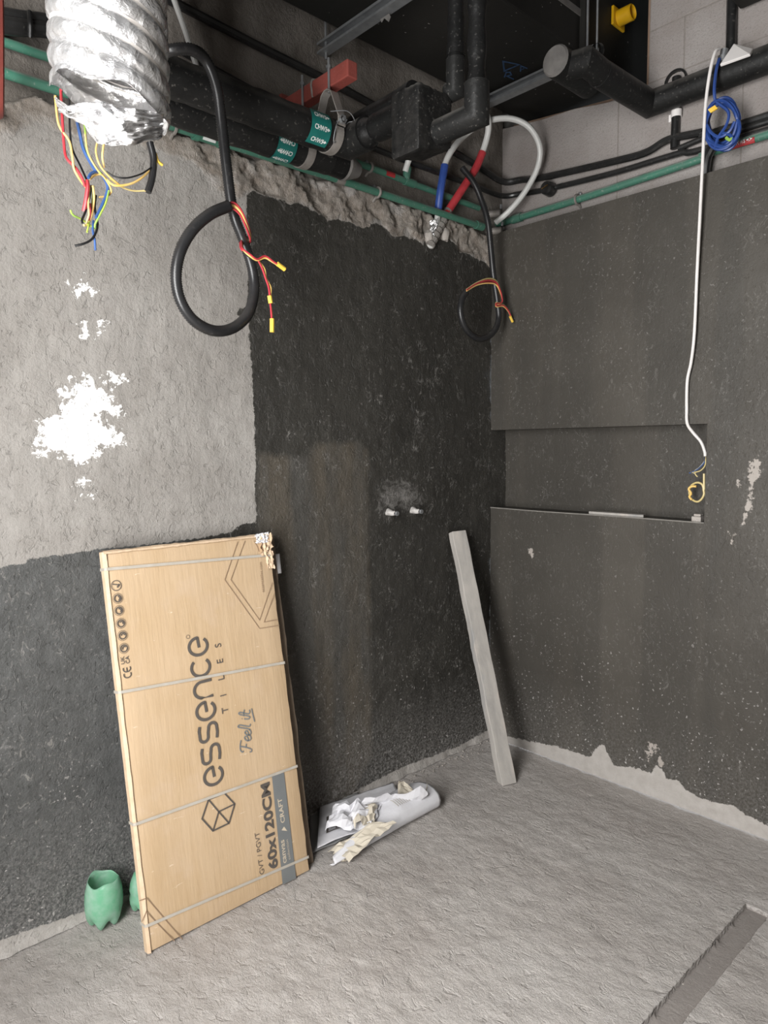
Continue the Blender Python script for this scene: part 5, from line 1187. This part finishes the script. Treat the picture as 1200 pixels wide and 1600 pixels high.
# ---- crumpled drawings on the floor
def papers():
    G = lambda a, b, z=0.0: P(a, b, 'z', z)
    def sheet(name, fn, nu, nv, mat, label, thick=.0012, facet=False):
        if facet: nu, nv = max(6, nu//3), max(6, nv//3)
        V = [fn(i/nu, j/nv) for i in range(nu+1) for j in range(nv+1)]
        Fc = [(i*(nv+1)+j, (i+1)*(nv+1)+j, (i+1)*(nv+1)+j+1, i*(nv+1)+j+1) for i in range(nu) for j in range(nv)]
        V = [np.array([q[0], q[1], max(q[2], .002)]) for q in V]
        if facet: Fc = [t for q in Fc for t in ((q[0], q[1], q[2]), (q[0], q[2], q[3]))]
        o = obj(name, (V, Fc), M[mat], smooth=not facet, flat=0, label=label, cat='paper', group='crumpled drawings')
        s = o.modifiers.new('thickness', 'SOLIDIFY'); s.thickness = thick; s.offset = 1
        return o
    def quad(p00, p10, p11, p01): 
        p = [np.array(q) for q in (p00, p10, p11, p01)]
        return lambda u, v: p[0]*(1-u)*(1-v)+p[1]*u*(1-v)+p[2]*u*v+p[3]*(1-u)*v
    def fold(x, y, sc, s):                                        # sharp-creased noise
        return abs(float(gnoise(x*sc, y*sc, s)))+.5*abs(float(gnoise(x*sc*2.1+3, y*sc*2.1, s+1)))
    # film sheet lying flat at the left against the wall
    q = quad(G(485, 1338), G(560, 1305), G(560, 1245), G(484, 1262))
    def f(u, v):
        p = q(u, v); p[2] = .006+.010*fold(u, v, 2, 3)+.05*max(0, v-.75)**1.0; return p
    sheet('film_sheet', f, 24, 24, 'film', 'grey translucent sheet lying flat beside the carton')
    # base drawing, flat, with plan lines
    q = quad(G(496, 1335), G(640, 1282), G(615, 1232), G(500, 1270))
    fb = lambda u, v: (lambda p: np.array([p[0], p[1], .024+.012*fold(u*1.2, v, 1.6, 7)]))(q(u, v))
    base = sheet('drawing_sheet', fb, 30, 30, 'paper', 'flat printed floor plan under the crumpled sheets')
    fl = lambda u, v: fb(u, v)+np.array([0, 0, .0045])
    for s, w_ in (([(.10, .62), (.10, .22), (.34, .20), (.34, .42)], .022), ([(.10, .42), (.2, .42), (.2, .24)], .02), ([(.4, .18), (.4, .62)], .010), ([(.14, .3), (.34, .3)], .008), ([(.46, .2), (.46, .7)], .008)):
        pts = []
        for a, b in zip(s[:-1], s[1:]): pts += [(a[0]+(b[0]-a[0])*k/8, a[1]+(b[1]-a[1])*k/8) for k in range(8)]
        pts.append(s[-1]); obj('plan_line', ribbon(pts, w_, fl), M['ink'], base)
    # big front fold: a sheet curled over itself, running left-front to right-back
    A, B = G(524, 1352), G(682, 1263)
    ax = (B-A)/np.linalg.norm(B-A); L = np.linalg.norm(B-A); side = np.array([-ax[1], ax[0], 0]); up = np.array([0, 0, 1.])
    prof = [(.02, .003), (-.004, .006), (-.020, .022), (-.024, .045), (-.012, .068), (.012, .084), (.045, .092), (.085, .088), (.12, .074), (.150, .055)]
    pr3 = np.array(prof)
    def f(u, v):
        k = v*(len(prof)-1); i = min(int(k), len(prof)-2); t = k-i; o = pr3[i]*(1-t)+pr3[i+1]*t
        if o[0] > 0: o = o*np.array([.22+.78*min(1, max(0, (u-.1)/.5))**1.5, 1])
        tw = (.35+.65*min(u*1.6, 1)); tap = 1 if u > .12 else .6+.4*u/.12
        return A+ax*(L*u+.03*(v-.5)*(1-u))+side*(o[0]*tap+.012*(1-u))+up*(o[1]*tw*tap+.010*(fold(u*3, v, 1.3, 11)-.3)*v)
    fold_sheet = sheet('drawing_sheet', f, 50, 28, 'paper', 'white drawing curled into a long front fold')
    f2 = lambda u, v: f(u, v)*1.0+ (np.array([CAM[0], CAM[1], CAM[2]])-f(u, v))*.0016
    for r_ in range(7): obj('text_line', ribbon([(.62+.02*r_+.0*k, .55+.04*k) for k in range(6 if r_ % 2 else 8)], .006, f2), M['strap'], fold_sheet)
    # cream underside rolled at the right end, and the tongue at the left end
    def f(u, v):
        a = -math.pi*.7+v*math.pi*1.7; r = .034
        return B-ax*(.055-.06*u)+side*(.035+r*math.cos(a))+up*(.040+r*math.sin(a)*1.05)
    sheet('sheet_end', f, 8, 26, 'cream', 'cream rolled end of the front fold, at the right')
    q = quad(G(512, 1335, .0), G(545, 1352, .0), G(620, 1290, .07), G(585, 1290, .075))
    def f(u, v):
        p = q(u, v); return p+np.array([0, 0, .008+.028*fold(u*1.3, v*2, 1.5, 19)])
    sheet('sheet_flap', f, 20, 34, 'cream', 'cream twisted flap lying over the front fold', facet=True)
    q = quad(G(520, 1336), G(546, 1346), G(538, 1352), G(524, 1346))
    sheet('sheet_flap', lambda u, v: q(u, v)+np.array([0, 0, .006+.02*fold(u, v, 1.7, 5)]), 12, 12, 'cream', 'small cream paper tongue at the near end')
    # middle crumple, white, peaks like folded ridges
    q = quad(G(508, 1298, .05), G(578, 1302, .05), G(600, 1262, .06), G(530, 1268, .05))
    def f(u, v):
        p = q(u, v); e = min(u, 1-u, v, 1-v); return p+np.array([.02*float(gnoise(u*4, v*4, 31)), .02*float(gnoise(u*4, v*4, 35)), .055*fold(u*1.4, v*1.2, 1.8, 23)+.02*math.sin(v*3.1)])
    sheet('crumpled_sheet', f, 36, 36, 'paper', 'small white crumpled sheet on top, towards the carton', facet=True)
    q = quad(G(555, 1295, .07), G(585, 1290, .075), G(590, 1262, .07), G(548, 1268, .06))
    sheet('crumpled_sheet', lambda u, v: q(u, v)+np.array([.015*float(gnoise(u*5, v*5, 2)), 0, .06*fold(u*1.5, v*1.5, 2.0, 43)]), 26, 26, 'cream', 'small cream crumple behind the white crumpled sheet', facet=True)
    # back ridge: drawing standing up against the wall side
    q = quad(G(520, 1290, .02), G(660, 1262, .03), G(668, 1240, .10), G(570, 1250, .12))
    def f(u, v):
        p = q(u, v); return p+np.array([0, .015*float(gnoise(u*3, v*2, 8)), .035*fold(u*2.2, v*.8, 1.4, 29)*(.4+v)])
    back = sheet('drawing_sheet', f, 44, 24, 'paper', 'white drawing folded up at the back of the heap', facet=True)
    f2 = lambda u, v: f(u, v)+(CAM-f(u, v))*.0016
    obj('pen_mark', join(ribbon([(.24+.01*k, .42+.05*k) for k in range(8)], .010, f2), ribbon([(.26+.012*k, .72-.01*k) for k in range(6)], .02, f2)), M['ink'], back)
    q = quad(G(622, 1262, .06), G(668, 1252, .05), G(672, 1232, .09), G(622, 1234, .10))
    def f(u, v):
        p = q(u, v); return p+np.array([0, .02*math.sin(u*7), .022*math.sin(u*6.5+.5)+.03*fold(u*1.6, v, 1.5, 37)])
    sheet('crumpled_sheet', f, 34, 18, 'cream', 'cream wavy sheet edge at the back right of the heap', facet=True)
papers()

# ---- a few crumbs of mortar along the wall foot
def crumbs():
    rnd = random.Random(5); V0, F0 = lathe([(.001, -.5), (.4, -.35), (.5, .05), (.35, .4), (.001, .5)], (0, 0, 0), (0, 0, 1), 6)
    V = []; Fc = []
    for i in range(150):
        x = rnd.uniform(-1.3, -.03); y = -rnd.uniform(.01, .07)-abs(rnd.gauss(0, .03)); s = rnd.uniform(.003, .010)
        if i > 110: x = rnd.uniform(-1.6, -.1); y = rnd.uniform(-1.9, -.1); s = rnd.uniform(.002, .005)
        k = len(V)
        for q in V0: V.append((x+q[0]*s*rnd.uniform(.8, 1.3), y+q[1]*s*rnd.uniform(.8, 1.3), s*.3+q[2]*s*.8))
        Fc += [tuple(j+k for j in f) for f in F0]
    obj('mortar_crumbs', (V, Fc), M['mortar_pale'], label='small mortar crumbs scattered along the wall foot', cat='crumbs', kind='stuff')
crumbs()
